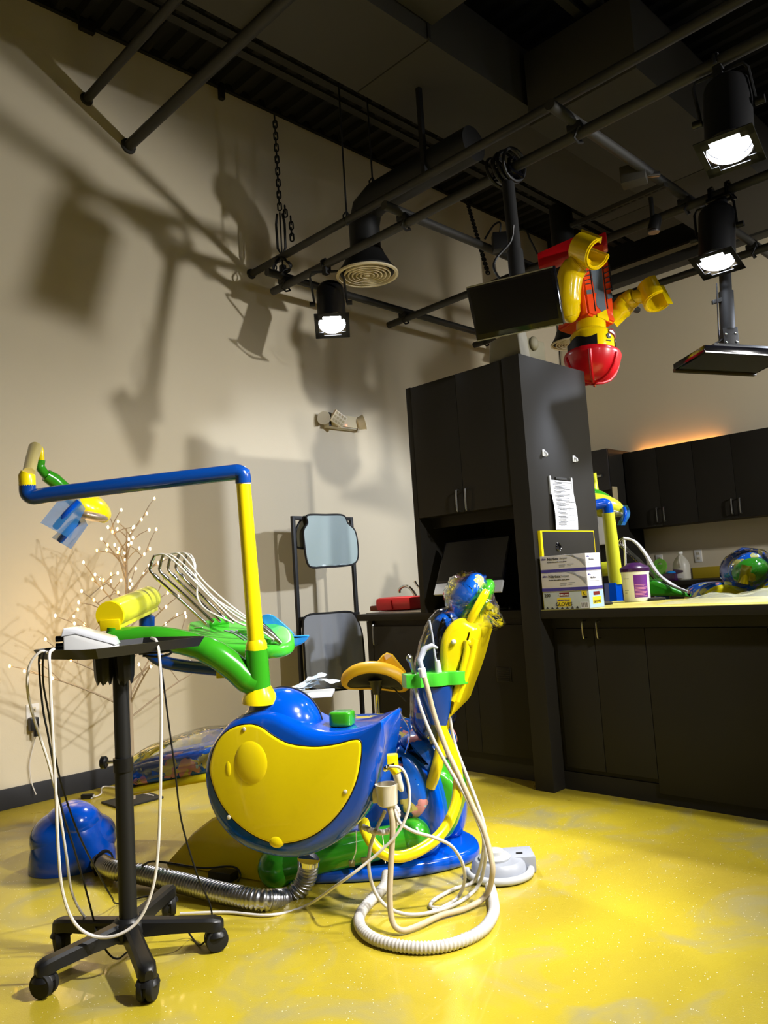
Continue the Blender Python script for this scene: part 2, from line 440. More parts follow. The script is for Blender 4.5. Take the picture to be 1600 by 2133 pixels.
def diffuser(t, c, r):
    part('neck', MB().lathe(c, [(0.118, 0.16), (0.13, 0.13), (r*0.8, 0.05), (r*0.93, 0.015), (r*0.93, 0.0), (r*0.85, 0.002), (0.06, 0.10)], n=36), 'black_metal', t)
    R = [1.0, 0.76, 0.63, 0.50, 0.37, 0.24]
    for i, k in enumerate(R):
        w = 0.16 if i == 0 else 0.075
        part('louvre_ring', MB().lathe(c, [(r*k, -0.004), (r*k, -0.016), (r*(k-w*0.5), -0.012-0.006), (r*(k-w), 0.012), (r*(k-w), 0.02), (r*(k-w*0.5), -0.006)], n=40, cap=False), 'cream', t)
    part('centre_cap', MB().lathe(c, [(0.001, -0.02), (r*0.08, -0.018), (r*0.12, 0.0), (r*0.12, 0.02)], n=24), 'cream', t)
c = D(765, 570, 5.4); zc = X(808, 400, c.x).z
t = thing('round_duct', 'black round duct bending down to a round cream ceiling diffuser', 'duct', tuple(c))
pts = [c+V((0, 0, 0.1)), V((c.x, c.y, zc-0.14)), V((c.x, c.y-0.04, zc-0.04)), V((c.x, c.y-0.14, zc)), V((c.x, 2.72, zc))]
part('elbow_pipe', MB().tube(pts, 0.108, 20), 'black_metal', t)
part('hanger_strap', MB().box(c.x-0.12, c.x-0.09, 3.02, 3.05, zc-0.1, 4.2), 'black_metal', t)
diffuser(t, c, 0.215)
c2 = Z(1192, 714, 3.24)
t = thing('round_duct', 'black round duct with cream diffuser half hidden behind the toy figure', 'duct', tuple(c2))
part('drop_pipe', MB().cyl(c2+V((0, 0, 0.1)), V((c2.x, c2.y, DECK)), 0.108), 'black_metal', t)
diffuser(t, c2, 0.2)

# ------------------------------------------------------------------ pipes through the wall
def wall_pipe(px, py, r, label, yend):
    p = Y(px, py, WY); t = thing('ceiling_pipe', label, 'pipe', tuple(p))
    part('pipe_body', MB().cyl((p.x, WY+0.02, p.z), (p.x, yend, p.z), r), 'pipe', t)
    part('escutcheon', MB().lathe(V((p.x, WY, p.z)), [(r*1.5, 0.0), (r*1.4, 0.012), (r, 0.016)], axis=V((0, -1, 0))), 'pipe', t)
    return p
wall_pipe(180, 207, 0.029, 'thin black pipe entering the wall at the upper left, nearest the edge', 1.5)
wall_pipe(267, 305, 0.036, 'thick black pipe entering the wall just right of the thinner one', 1.5)
p3 = wall_pipe(523, 571, 0.026, 'long black pipe from the wall passing in front of the round duct', -1.5)
def rod(p, z1, label):
    t = thing('hanger_rod', label, 'rod', tuple(p), 'ceiling hanger rods')
    part('rod_shaft', MB().cyl(p, (p.x, p.y, z1), 0.006, n=8), 'black_metal', t)
    mb = MB(); mb.tube([p+V((-0.03, 0, -0.03)), p+V((-0.032, 0, -0.005)), p+V((0, 0, 0.035)), p+V((0.032, 0, -0.005)), p+V((0.03, 0, -0.03)), p+V((0, 0, -0.065)), p+V((-0.03, 0, -0.03))], 0.006, 6)
    part('pipe_loop', mb, 'black_metal', t)
rod(V((p3.x, X(722, 445, p3.x).y, p3.z+0.03)), DECK, 'thin black hanger rod holding the long pipe')
rod(V((c.x, X(776, 376, c.x).y, zc+0.13)), DECK, 'short black hanger rod over the round duct bend')
solo('deck_bracket', MB().box(*(lambda p: (p.x-0.02, p.x+0.02, p.y-0.02, p.y+0.02, p.z, DECK))(Y(462, 207, WY-0.05)), 0.003), 'black_metal', 'short black bracket stub hanging from the deck at the wall', 'bracket')
p = Y(181, 66, WY-0.05)
solo('deck_bracket', MB().box(p.x-0.05, p.x+0.05, p.y-0.02, p.y+0.02, p.z, DECK, 0.003), 'black_metal', 'small black deck bracket near the upper left corner', 'bracket')

# ------------------------------------------------------------------ hanging grid of black pipe
GZ = 3.3; GR = 0.028
GX = {'a': 3.44, 'b': 4.69, 'c': 5.78}
yA = Z(570, 608, GZ).y; yB = Z(808, 677, GZ).y; yC = Z(988, 719, GZ).y
XZ = GZ+0.062
X1 = Z(556, 566, XZ); X2 = Z(800, 427, XZ); X3 = Z(1145, 217, XZ)
def clamp(t, x, y):
    part('cross_clamp', MB().box(x-0.04, x+0.04, y-0.04, y+0.04, GZ+0.012, GZ+0.05, 0.006).tube([(x-0.035, y-0.035, GZ+0.03), (x-0.04, y, GZ-0.03), (x, y, GZ-0.045), (x+0.04, y, GZ-0.03), (x+0.035, y+0.035, GZ+0.03)], 0.007, 6), 'black_metal', t)
def gpipe(p0, p1, label, r=GR):
    t = thing('truss_pipe', label, 'pipe', tuple((V(p0)+V(p1))/2), 'hanging pipe grid')
    mb = MB(); d = (V(p1)-V(p0)).normalized()
    mb.tube([V(p0)+d*0.001, V(p0), V(p1), V(p1)-d*0.001], [r*0.8, r, r, r*0.8], 20); part('pipe_body', mb, 'pipe', t); return t
ta = gpipe((GX['a'], yA, GZ), (GX['a'], -2.5, GZ), 'grid pipe carrying the spotlights and the left screen')
tb = gpipe((GX['b'], yB, GZ), (GX['b'], -2.5, GZ), 'middle grid pipe passing behind the left screen')
tc_ = gpipe((GX['c'], yC, GZ), (GX['c'], -2.5, GZ), 'far grid pipe ending just over the tall cabinet')
t1 = gpipe((X1.x, X1.y, XZ), (6.4, X1.y, XZ), 'cross pipe of the grid nearest the left wall')
t2 = gpipe((X2.x, X2.y, XZ), (6.4, X2.y, XZ), 'cross pipe of the grid in front of the round duct')
t3 = gpipe((X3.x, X3.y, XZ), (6.4, X3.y, XZ), 'cross pipe of the grid above the toy figure')
for t, y in ((t1, X1.y), (t2, X2.y), (t3, X3.y)):
    for k in 'abc': clamp(t, GX[k], y)

# ------------------------------------------------------------------ chains
def chain(p0, p1, label, tail=False):
    t = thing('hanging_chain', label, 'chain', tuple(p1), 'chains holding the pipe grid')
    L = 0.058; d = V(p1)-V(p0); n = int(d.length/(L*0.78)); d.normalize()
    a = d.orthogonal().normalized(); b = d.cross(a)
    ms = []
    for s in (a, b):
        mb = MB(); pts = []
        for i in range(16):
            an = 2*PI*i/16; pts.append(s*(0.0135*math.cos(an)) + d*((0.014*math.sin(an)) + (0.0165 if math.sin(an) > 0 else -0.0165)))
        pts += [pts[0], pts[1]]; mb.tube(pts, 0.0055, 6, cap=False); ms.append(mb)
    objs = [part('chain_link', m, 'black_metal', None) for m in ms]
    for o in objs: o.location = (0, 0, 0)
    org = wloc(t)
    meshes = [o.data for o in objs]
    for o in objs: bpy.data.objects.remove(o, do_unlink=True)
    def link(pos, k):
        o = bpy.data.objects.new('chain_link', meshes[k]); COL.objects.link(o); o.parent = t; o.location = pos-org
    for i in range(n): link(V(p0)+d*(L*0.78*(i+0.5)), i % 2)
    if tail:
        for i in range(6): link(V(p1)+V((0.028, -0.028, 0.03-0.03*i) if i < 2 else (0.055, -0.055, 0.035-0.044*i)), i % 2)
    return t
# part() recentres loose meshes; links are built about their own centre so undo nothing
cb = V((GX['a']-0.01, X1.y+0.01, GZ+0.12)); zt = 4.56
t = chain((cb.x, cb.y, zt), (cb.x, cb.y, cb.z+0.385), 'black chain with a loose tail above the left spotlight', True)
part('turnbuckle', MB().tube([cb+V((0.014, -0.014, 0.42)), cb+V((0.022, -0.022, 0.34)), cb+V((0.02, -0.02, 0.16)), cb+V((0, 0, 0.1)), cb+V((-0.02, 0.02, 0.16)), cb+V((-0.022, 0.022, 0.34)), cb+V((-0.014, 0.014, 0.42))], 0.009, 8).cyl(cb+V((0, 0, 0.43)), cb+V((0, 0, 0.02)), 0.006, n=8), 'black_metal', t)
ce = Z(973, 425, 4.56); cf = V((GX['b']-0.02, Z(1014, 590, GZ).y, GZ+0.04))
chain(ce, cf, 'slanting black chain behind the left screen')
# wire coil tied below the first chain
t = thing('cable_coil', 'tangled black cable coil tied at the foot of the chain', 'cable', tuple(cb))
rr = random.Random(3)
for k in range(3):
    pts = []
    ph = rr.random()*6
    for i in range(26):
        an = i/26*2*PI; rad = 0.055+0.014*math.sin(3*an+ph)
        pts.append(cb + R0*(rad*math.cos(an)) + UP*(rad*math.sin(an)+0.01) + F0*(0.02*math.sin(2*an+ph+k)-0.045))
    part('cable_loop', MB().tube(pts+[pts[0]], 0.006, 6), 'cable_black', t)
part('clamp_post', MB().box(cb.x-0.02, cb.x+0.02, cb.y-0.02, cb.y+0.02, GZ+0.02, cb.z+0.03, 0.005), 'black_metal', t)

# ------------------------------------------------------------------ spotlights (par cans)
def par_can(y, x, lens, label, glow='lamp_glow', tape=False, aim=None, power=0, size=1.1, blend=0.6, col=(1, 0.975, 0.94)):
    top = V((x, y, GZ)); lens = V(lens); t = thing('stage_light', label, 'spotlight', tuple(top), 'stage spotlights on the pipe grid')
    ax = (lens - (top+V((0, 0, -0.1)))).normalized()
    if aim is not None: ax = (V(aim)-lens).normalized()
    back = lens - ax*0.33
    side = ax.cross(UP); side = side.normalized() if side.length > 1e-3 else R0.copy()
    part('can', MB().lathe(back, [(0.03, -0.03), (0.075, -0.025), (0.096, 0.0), (0.1, 0.02), (0.1, 0.315), (0.094, 0.315), (0.094, 0.28), (0.02, 0.25)], axis=ax, n=32), 'black_plastic', t)
    part('lens', MB().lathe(lens-ax*0.035, [(0.09, 0.0), (0.08, 0.012), (0.05, 0.02), (0.001, 0.022)], axis=ax, n=28), glow, t)
    part('lens_rim', MB().lathe(lens-ax*0.02, [(0.093, -0.01), (0.101, 0.0), (0.101, 0.012), (0.093, 0.016)], axis=ax, n=32, cap=False), 'steel', t)
    u2 = side.cross(ax).normalized(); mb = MB(); hw = 0.118
    c0 = lens+ax*0.012
    for sx, sy in ((0, 1), (0, -1), (1, 0), (-1, 0)):
        if sy: mb.obox(c0+u2*(sy*(hw-0.012)), side, u2, ax, hw, 0.014, 0.002)
        else: mb.obox(c0+side*(sx*(hw-0.012)), side, u2, ax, 0.014, hw, 0.002)
    for sx in (-1, 1):
        for sy in (-1, 1): mb.obox(c0+side*(sx*0.09)+u2*(sy*0.09), side, u2, ax, 0.028, 0.028, 0.002)
    part('filter_frame', mb, 'black_metal', t)
    pv = back + ax*0.13
    e0, e1 = pv+side*0.115, pv-side*0.115
    hk = top+V((0, 0, -0.05)); up2 = hk-pv; 
    part('yoke', MB().tube([e0-ax*0.01, e0, e0+up2*0.85, hk+side*0.10, hk, hk-side*0.10, e1+up2*0.85, e1, e1-ax*0.01], 0.008, 6), 'black_metal', t)
    part('hook_clamp', MB().box(hk.x-0.02, hk.x+0.02, hk.y-0.02, hk.y+0.02, hk.z-0.02, top.z+0.01, 0.004).tube([top+V((0.036, 0, -0.03)), top+V((0.038, 0, 0.015)), top+V((0, 0, 0.04)), top+V((-0.038, 0, 0.015)), top+V((-0.036, 0, -0.02))], 0.009, 6), 'black_metal', t)
    for s in (-1, 1): part('tilt_knob', MB().cyl(pv+side*(s*0.11), pv+side*(s*0.15), 0.018, n=10), 'black_plastic', t)
    if tape: part('red_tape', MB().grid([[back + ax*h + (-F0*math.cos(a)+R0*math.sin(a))*0.102 for a in (-0.75, -0.5, -0.25, 0, 0.12)] for h in (0.25, 0.295)]), 'tape_red', t)
    if power:
        ld = bpy.data.lights.new('stage_light_beam', 'SPOT'); ld.energy = power; ld.spot_size = size; ld.spot_blend = blend; ld.shadow_soft_size = 0.08; ld.color = col
        lo = bpy.data.objects.new('stage_light_beam', ld); COL.objects.link(lo); lo.parent = t
        lo.location = lens + ax*0.03 - wloc(t); lo.rotation_euler = (-ax).to_track_quat('Z', 'Y').to_euler()
    return t
l1 = D(692, 676, 5.42); par_can(Z(668, 548, GZ).y, GX['a'], l1, 'lit spotlight with red tape hanging by the cream diffuser', 'lamp_glow', True, aim=(l1.x-0.9, l1.y-1.0, 0.0), power=LP[0], size=1.0)
l2 = D(1520, 312, 3.38); par_can(Z(1495, 130, GZ).y, GX['a'], l2, 'glaring spotlight at the upper right, nearest of the three', 'lamp_glow', aim=(l2.x-0.75, l2.y-0.1, 0.0), power=LP[1], size=1.15)
l3 = D(1494, 546, 4.48); par_can(Z(1482, 408, GZ).y, GX['b'], l3, 'glaring spotlight just above the right hanging screen', 'lamp_glow', aim=(l3.x-0.75, l3.y-0.05, 0.0), power=LP[2], size=1.2)
par_can(-1.8, GX['b'], (GX['b']-0.1, -1.75, 2.85), 'spotlight on the middle grid pipe outside the right edge of the photo', aim=(1.9, 4.2, 1.3), power=LP[3], size=1.05, blend=0.35)
par_can(0.55, GX['c'], (GX['c']-0.05, 0.6, 2.86), 'spotlight on the far grid pipe outside the right edge of the photo', aim=(3.95, 4.6, 0.45), power=LP[4], size=1.0, blend=0.5, col=(0.80, 0.86, 1.0))
t7 = gpipe((2.2, 0.9, GZ), (2.2, -3.2, GZ), 'added pipe above the camera, unseen, carrying fill spotlights')  # unseen pipe, added to carry the fill spotlights
par_can(-1.0, 2.2, (2.25, -0.9, 2.85), 'added fill spotlight on the unseen pipe above the camera', aim=(2.9, 4.7, 0.1), power=LP[5], size=1.15, blend=1.0)  # added fill lamp, lowers the contrast on the left wall
par_can(-1.9, GX['c'], (GX['c']+0.03, -1.8, 2.85), 'added fill spotlight out of view, turned to the right wall', aim=(7.68, 3.2, 2.2), power=LP[6], size=1.15, blend=0.8)  # added fill lamp, brightens the right wall
par_can(0.25, 2.2, (2.15, 0.3, 2.86), 'added fill spotlight just above the camera, out of view', aim=(1.1, 2.3, 0.0), power=LP[7], size=1.3, blend=0.9)  # added fill lamp, brightens the unit front and the near floor
solo('corner_cable', MB().tube([(WX-0.012, WY-0.012, 4.3), (WX-0.014, WY-0.012, 3.4), (WX-0.012, WY-0.012, UZ_TOP+0.05)], 0.005, 6), 'cable_black', 'thin black cable running straight down the far room corner', 'cable')

# ================================================================== hanging screens
def screen_axes(psi, tau, roll):
    a = R0*math.cos(psi) + F0*math.sin(psi); back = -R0*math.sin(psi) + F0*math.cos(psi)
    b = UP*math.cos(tau) + back*math.sin(tau)
    a2 = a*math.cos(roll) + b*math.sin(roll); b2 = -a*math.sin(roll) + b*math.cos(roll)
    return a2, b2, a2.cross(b2)          # right, up, towards the viewer
def hanging_tv(name, label, c, psi, tau, roll, w, h, pole_xy, scr, bz=0.018):
    a, b, n = screen_axes(psi, tau, roll)
    t = thing(name, label, 'screen', (pole_xy[0], pole_xy[1], GZ))
    part('bezel', MB().obox(c-n*0.02, a, b, n, w/2, h/2, 0.02, 0.006), 'black_gloss', t)
    part('display', MB().obox(c+b*0.008, a, b, n, w/2-bz, h/2-bz-0.008, 0.0022), scr, t)
    mb = MB(); 
    for s in (-1, 1): mb.obox(c+b*(s*(h/2-0.004)+(0.0)), a, b, n, w/2-0.004, 0.003, 0.0045)
    part('bezel_trim', mb, 'alu', t)
    part('back_shell', MB().obox(c-n*0.055, a, b, n, w*0.33, h*0.36, 0.02, 0.012), 'black_plastic', t)
    m0 = c - n*0.08
    part('tilt_bracket', MB().obox(m0, a, b, n, 0.06, 0.055, 0.012, 0.003).obox(m0-n*0.02+UP*0.05, R0, F0, UP, 0.045, 0.035, 0.06, 0.004), 'black_metal', t)
    mb = MB()
    for dx in (-0.03, 0.03):
        for dz in (0.02, 0.07): mb.ball(m0-n*0.02+UP*dz+R0*dx-F0*0.036, 0.008, nu=8, nv=5)
    part('bolt', mb, 'chrome', t)
    top = V((pole_xy[0], pole_xy[1], GZ-0.03)); bot = m0-n*0.02+UP*0.09
    part('drop_pole', MB().cyl(top, bot, 0.034, n=18), 'black_rubber', t)
    part('pole_sleeve', MB().cyl(bot+(top-bot)*0.02, bot+(top-bot)*0.3, 0.042, n=18), 'black_rubber', t)
    part('pipe_plate', MB().box(top.x-0.06, top.x+0.06, top.y-0.07, top.y+0.07, GZ-0.05, GZ-0.03, 0.004).tube([(top.x-0.05, top.y-0.05, GZ-0.04), (top.x-0.045, top.y-0.05, GZ+0.03), (top.x, top.y-0.05, GZ+0.055), (top.x+0.045, top.y-0.05, GZ+0.03), (top.x+0.05, top.y-0.05, GZ-0.04)], 0.01, 8).tube([(top.x-0.05, top.y+0.05, GZ-0.04), (top.x-0.045, top.y+0.05, GZ+0.03), (top.x, top.y+0.05, GZ+0.055), (top.x+0.045, top.y+0.05, GZ+0.03), (top.x+0.05, top.y+0.05, GZ-0.04)], 0.01, 8), 'black_gloss', t)
    return t, a, b, n
c = D(1070, 636, 3.97)
yT = Z(1048, 352, GZ).y
t, a, b, n = hanging_tv('hanging_screen', 'black screen hanging from a pole over the tall cabinet', c, -0.547, -0.40, -0.03, 0.47, 0.285, (GX['a'], yT), 'screen')
part('power_cable', MB().tube(crom([c-n*0.07+UP*0.02, c-n*0.1+UP*0.2-R0*0.12, c-n*0.12+UP*0.33-R0*0.03, c-n*0.1+UP*0.42]), 0.007, 6), 'cable_black', t)
# cable pile on the pole's clamp
t = thing('cable_bundle', 'bundle of black cable wound over the pipe above the left screen', 'cable', (GX['a'], yT, GZ))
rr = random.Random(5)
for k in range(5):
    pts = []
    ph = rr.random()*6; yy = yT-0.05+0.028*k; R = 0.075+0.02*rr.random()
    for i in range(22):
        an = i/22*2*PI; pts.append(V((GX['a']+R*1.0*math.cos(an), yy+0.012*math.sin(an+ph), GZ+0.015+R*0.95*math.sin(an))))
    part('cable_loop', MB().tube(pts+[pts[0]], 0.009, 6), 'cable_black', t)
c = D(1523, 757, 4.62)
t, a, b, n = hanging_tv('hanging_screen', 'black screen tilted face down at the right edge of the photo', c, -0.621, -1.493, -0.819, 0.55, 0.327, (GX['b'], D(1517, 600, 4.6).y), 'screen_grey')
part('bottom_lip', MB().obox(c-b*0.158, a, b, n, 0.274, 0.014, 0.012, 0.004), 'lead', t)
part('power_cable', MB().tube(crom([D(1493, 590, 4.6), D(1495, 640, 4.6), D(1497, 690, 4.6), D(1499, 712, 4.62)]), 0.004, 6), 'cable_black', t)
part('signal_cable', MB().tube(crom([D(1450, 742, 4.62), D(1480, 722, 4.62), D(1500, 710, 4.62), D(1513, 701, 4.62)]), 0.006, 6), 'cable_black', t)
part('cross_bar', MB().obox(D(1497, 626, 4.64), (D(1508, 622, 4.64)-D(1486, 629, 4.64)).normalized(), UP, F0, 0.04, 0.012, 0.01, 0.002), 'black_metal', t)

# ================================================================== small ceiling fittings
p = D(1320, 366, 4.5)
t = thing('grey_floodlight', 'small grey box floodlight clamped to the upper cross pipe', 'floodlight', tuple(p))
part('lamp_box', MB().obox(p, (R0-F0*0.5).normalized(), UP, (F0+R0*0.5).normalized(), 0.07, 0.05, 0.05, 0.008), 'duct', t)
part('bracket', MB().obox(p+R0*0.1, R0, UP, F0, 0.05, 0.012, 0.012, 0.002), 'steel', t)
p = D(1362, 478, 4.7)
t = thing('mini_spotlight', 'tiny black spotlight under the middle grid pipe by the toy', 'spotlight', tuple(p))
part('lamp_head', MB().lathe(p, [(0.02, 0.09), (0.035, 0.07), (0.038, -0.01), (0.03, -0.01)], axis=(UP+R0*0.3).normalized(), n=16), 'black_metal', t)
part('stem', MB().cyl(p+UP*0.08, p+UP*0.2, 0.014, n=10), 'black_metal', t)
part('lens_edge', MB().lathe(p-UP*0.012, [(0.034, 0), (0.034, -0.008), (0.02, -0.008)], axis=UP, n=16), 'alu', t)
p0 = D(1192, 471, 5.2); p1 = D(1388, 384, 4.6)
t = thing('strut_channel', 'slotted steel strut channel running past the toy figure', 'strut', tuple(p0))
d = (p1-p0).normalized(); sd = d.cross(UP).normalized()
part('channel', MB().obox((p0+p1)/2, d, sd, UP, (p1-p0).length/2, 0.021, 0.014, 0.002), 'joist', t)
for k in range(14): part('slot', MB().obox(p0+(p1-p0)*((k+0.5)/14)-UP*0.0145, d, sd, UP, 0.018, 0.006, 0.001), 'gap', t)
p = D(1043, 505, 5.3)
t = thing('junction_box', 'small black junction box with a looping cable behind the screen pole', 'box', tuple(p))
part('box_body', MB().obox(p, R0, UP, F0, 0.055, 0.06, 0.04, 0.006), 'black_metal', t)
part('cable', MB().tube(crom([D(1010, 498, 5.3), D(1028, 470, 5.3), D(1042, 464, 5.3), p+UP*0.06]), 0.007, 6), 'cable_black', t)
part('cable', MB().tube(crom([p+UP*0.03, D(1090, 478, 5.3), D(1105, 500, 5.3), D(1120, 530, 5.3)]), 0.007, 6), 'cable_black', t)

# ================================================================== toy figure hanging upside down
ty = 4.98
def T(px, py, dd=0.0): return D(px, py, ty+dd)
tr = thing('toy_figure', 'large upside-down plastic toy figure with a red helmet', 'toy figure', tuple(T(1236, 560)))
# torso: tapered block. local axes from measured corners (figure is upside down: shoulders low)
sh_l, sh_r = T(1163, 688, 0.02), T(1286, 672, -0.1)        # shoulder line, lower in picture
hp_l, hp_r = T(1190, 545, 0.05), T(1268, 538, -0.06)       # hip line
ax = ((sh_r-T(1228, 655, -0.22)).normalized())
fl = T(1226, 654, -0.16); fr = T(1284, 674, -0.06)         # front face lower corners
hl = T(1210, 552, -0.11); hr = T(1268, 540, -0.02)         # front face upper corners
bk = V((0.13, 0.2, 0.02))                                   # depth of the block, away and to the left
bl = T(1160, 690, 0.06) ; bl2 = T(1172, 560, 0.1)
mb = MB()
dl = bl - fl; 
low = [fl, fr, fr+dl, bl]; dh = bl2-hl; high = [hl, hr, hr+dh, bl2]
A = [mb.bm.verts.new(p) for p in low]; B = [mb.bm.verts.new(p) for p in high]
mb.bridge(A, B); mb.cap(A, True); mb.cap(B)
bmesh.ops.bevel(mb.bm, geom=list(mb.bm.edges), offset=0.012, segments=3, affect='EDGES')
torso = part('torso', mb, 'orange_red', tr)
fn = (fr-fl).cross(hl-fl).normalized()
if fn.dot(CO-fl) < 0: fn = -fn
def fp(u, v, lift=0.003): # front face coordinates: u across, v from shoulders (0) to hips (1)
    return fl.lerp(fr, u).lerp(hl.lerp(hr, u), v) + fn*lift
def strip(name, uv, m, lift=0.004): 
    mb = MB(); mb.slab([fp(u, v, lift) for u, v in uv], fn, 0.004, 0); part(name, mb, m, torso)
strip('jacket_flap', [(0.34, 0.2), (0.66, 0.05), (0.70, 0.97), (0.30, 0.97)], 'toy_grey')
strip('neck_print', [(0.3, 0.05), (0.5, 0.12), (0.66, 0.18), (0.72, 0.0), (0.85, -0.02), (0.3, -0.0)], 'toy_yellow', 0.006)
def inkline(uv, w=0.0035): part('print_line', MB().tube([fp(u, v, 0.004) for u, v in uv], w, 5), 'black', torso)
for v in (0.62, 0.70, 0.78, 0.86):
    inkline([(0.76, v), (0.96, v+0.03)]); inkline([(0.05, v-0.02), (0.25, v)])
inkline([(0.26, 0.1), (0.28, 0.98)]); inkline([(0.73, 0.2), (0.74, 0.98)]); inkline([(0.97, 0.5), (0.97, 0.92)], 0.005); inkline([(0.76, 0.52), (0.98, 0.54)], 0.005)
strip('pocket_tab', [(0.78, 0.36), (0.96, 0.39), (0.96, 0.47), (0.78, 0.44)], 'toy_grey'); strip('pocket_tab', [(0.04, 0.4), (0.22, 0.42), (0.22, 0.5), (0.04, 0.48)], 'toy_grey')
# hips and legs folded back along the pipe
hc = (hl+hr+bl2+(hr+dh))/4
part('hips', MB().obox(hc+UP*0.035, (hr-hl).normalized(), F0, UP, 0.13, 0.09, 0.04, 0.012), 'orange_red', tr)
l0, l1_ = T(1196, 528, 0.12), T(1132, 556, 0.18)
part('leg', MB().obox((l0+l1_)/2+UP*0.03, (l1_-l0).normalized(), (l1_-l0).normalized().cross(UP).normalized(), UP, 0.13, 0.07, 0.05, 0.012), 'red', tr)
part('leg', MB().obox((l0+l1_)/2+UP*0.05+R0*0.2-F0*0.02, (l1_-l0).normalized(), (l1_-l0).normalized().cross(UP).normalized(), UP, 0.12, 0.065, 0.045, 0.012), 'red', tr)
# near arm: bent, hand up
mb = MB()
mb.tube(crom([T(1185, 655, -0.10), T(1183, 632, -0.13), T(1184, 600, -0.14), T(1190, 570, -0.15), T(1203, 553, -0.18), T(1208, 548, -0.19)], 5), [0.05]+[0.074]*4+[0.08]*14+[0.074]*4+[0.066]*2+[0.055], 20)
mb.ball(T(1185, 640, -0.10), 0.078, 0.07, 0.10); arm = part('arm', mb, 'toy_yellow', tr)
def claw(c, axis, open_dir, r, w, parent):
    ax_ = axis.normalized(); u = (open_dir - ax_*open_dir.dot(ax_)).normalized(); v = ax_.cross(u); mb = MB(); rows = []
    for k in range(17):
        a = math.radians(50) + (2*PI-math.radians(100))*k/16
        dr = u*math.cos(a)+v*math.sin(a)
        rows.append([c+dr*(r)+ax_*w, c+dr*(r)-ax_*w, c+dr*(r*0.74)-ax_*w, c+dr*(r*0.74)+ax_*w])
    mb.grid(rows, close_u=True); 
    mb.bm.verts.ensure_lookup_table()
    for row in (rows[0], rows[-1]): mb.poly(row)
    bmesh.ops.remove_doubles(mb.bm, verts=mb.bm.verts, dist=1e-5)
    es = [e for e in mb.bm.edges if len(e.link_faces) == 2 and e.calc_face_angle(0) > 0.8]
    bmesh.ops.bevel(mb.bm, geom=es, offset=0.008, segments=2, affect='EDGES')
    part('hand', mb, 'toy_yellow', parent)
claw(T(1228, 522, -0.24), (T(1256, 530, -0.34)-T(1200, 508, -0.16)), (T(1258, 512, -0.3)-T(1226, 522, -0.24)), 0.098, 0.085, tr)
part('wrist', MB().cyl(T(1202, 556, -0.18), T(1216, 534, -0.2), 0.055), 'toy_yellow', tr)
# far arm reaching right
mb = MB(); mb.tube(crom([T(1272, 668, 0.0), T(1290, 650, -0.02), T(1306, 630, -0.04), T(1322, 618, -0.08)], 5), [0.06]*6+[0.068]*5+[0.062]*4+[0.055], 20); part('arm', mb, 'toy_yellow', tr)
part('wrist', MB().cyl(T(1318, 620, -0.07), T(1345, 616, -0.1), 0.045), 'toy_yellow', tr)
claw(T(1364, 612, -0.12), UP*1.0+F0*0.5-R0*0.12, R0*0.75-F0*0.65-UP*0.2, 0.092, 0.075, tr)
# neck, head, hair, helmet
nd = (T(1237, 790, -0.14)-T(1232, 668, -0.04)).normalized()      # head axis, pointing down
n0 = T(1231, 672, -0.04)
part('neck', MB().lathe(n0, [(0.088, -0.02), (0.092, 0.02), (0.092, 0.075)], axis=nd), 'toy_yellow', tr)
hd0 = n0+nd*0.072
head = part('head', MB().lathe(hd0, [(0.10, 0.0), (0.128, 0.02), (0.138, 0.045), (0.138, 0.18), (0.12, 0.20)], axis=nd, n=36), 'toy_yellow', tr)
fd = (fn*0.8+R0*0.55); fd = (fd - nd*fd.dot(nd)).normalized(); sd2 = nd.cross(fd)      # face direction
def hp(ang, h, r=0.14): return hd0 + nd*h + (fd*math.cos(ang)+sd2*math.sin(ang))*r
sgn = 1 if sd2.dot(R0) > 0 else -1
for s in (-1, 1):
    e = part('eye', MB().lathe(hp(s*0.36, 0.078, 0.137), [(0.018, 0.0), (0.018, 0.005), (0.001, 0.006)], axis=hp(s*0.36, 0.078)-hp(s*0.36, 0.078, 0.0), n=16), 'black', head)
    part('eye_glint', MB().lathe(hp(s*0.36-0.03, 0.073, 0.142), [(0.008, 0.0), (0.008, 0.0025), (0.001, 0.003)], axis=hp(s*0.36, 0.078)-hp(s*0.36, 0.078, 0.0), n=12), 'white', e)
    part('eyebrow', MB().tube([hp(s*0.25, 0.106), hp(s*0.5, 0.112)], 0.004, 6), 'black', head)
part('mouth', MB().grid([[hp(a, h, 0.1405) for a in (-0.3, -0.15, 0, 0.15, 0.3)] for h in (0.026, 0.038, 0.046)]), 'white', head)
part('lip_line', MB().tube([hp(-0.36, 0.05), hp(-0.3, 0.03), hp(0, 0.018), hp(0.3, 0.03), hp(0.36, 0.05), hp(0, 0.052), hp(-0.36, 0.05)], 0.006, 6), 'label_red', head)
mb = MB(); rows = []
for h in (0.085, 0.13, 0.205): rows.append([hp(a, h + (0.012*math.sin(a*6) if h < 0.1 else 0), 0.15) for a in [0.95+ (2*PI-1.9)*i/20 for i in range(21)]])
rows2 = [[hd0+(p-hd0)*1.0 - (p-(hd0+nd*(p-hd0).dot(nd))).normalized()*0.02 for p in r] for r in rows[::-1]]
mb.grid(rows+rows2); part('hair', mb, 'black_plastic', tr)
hel0 = hd0+nd*0.172
hel = part('helmet', MB().lathe(hel0, [(0.15, -0.012), (0.172, -0.012), (0.176, 0.0), (0.172, 0.018), (0.165, 0.042), (0.145, 0.092), (0.11, 0.134), (0.06, 0.158), (0.001, 0.164)], axis=nd, n=40), 'red', tr)
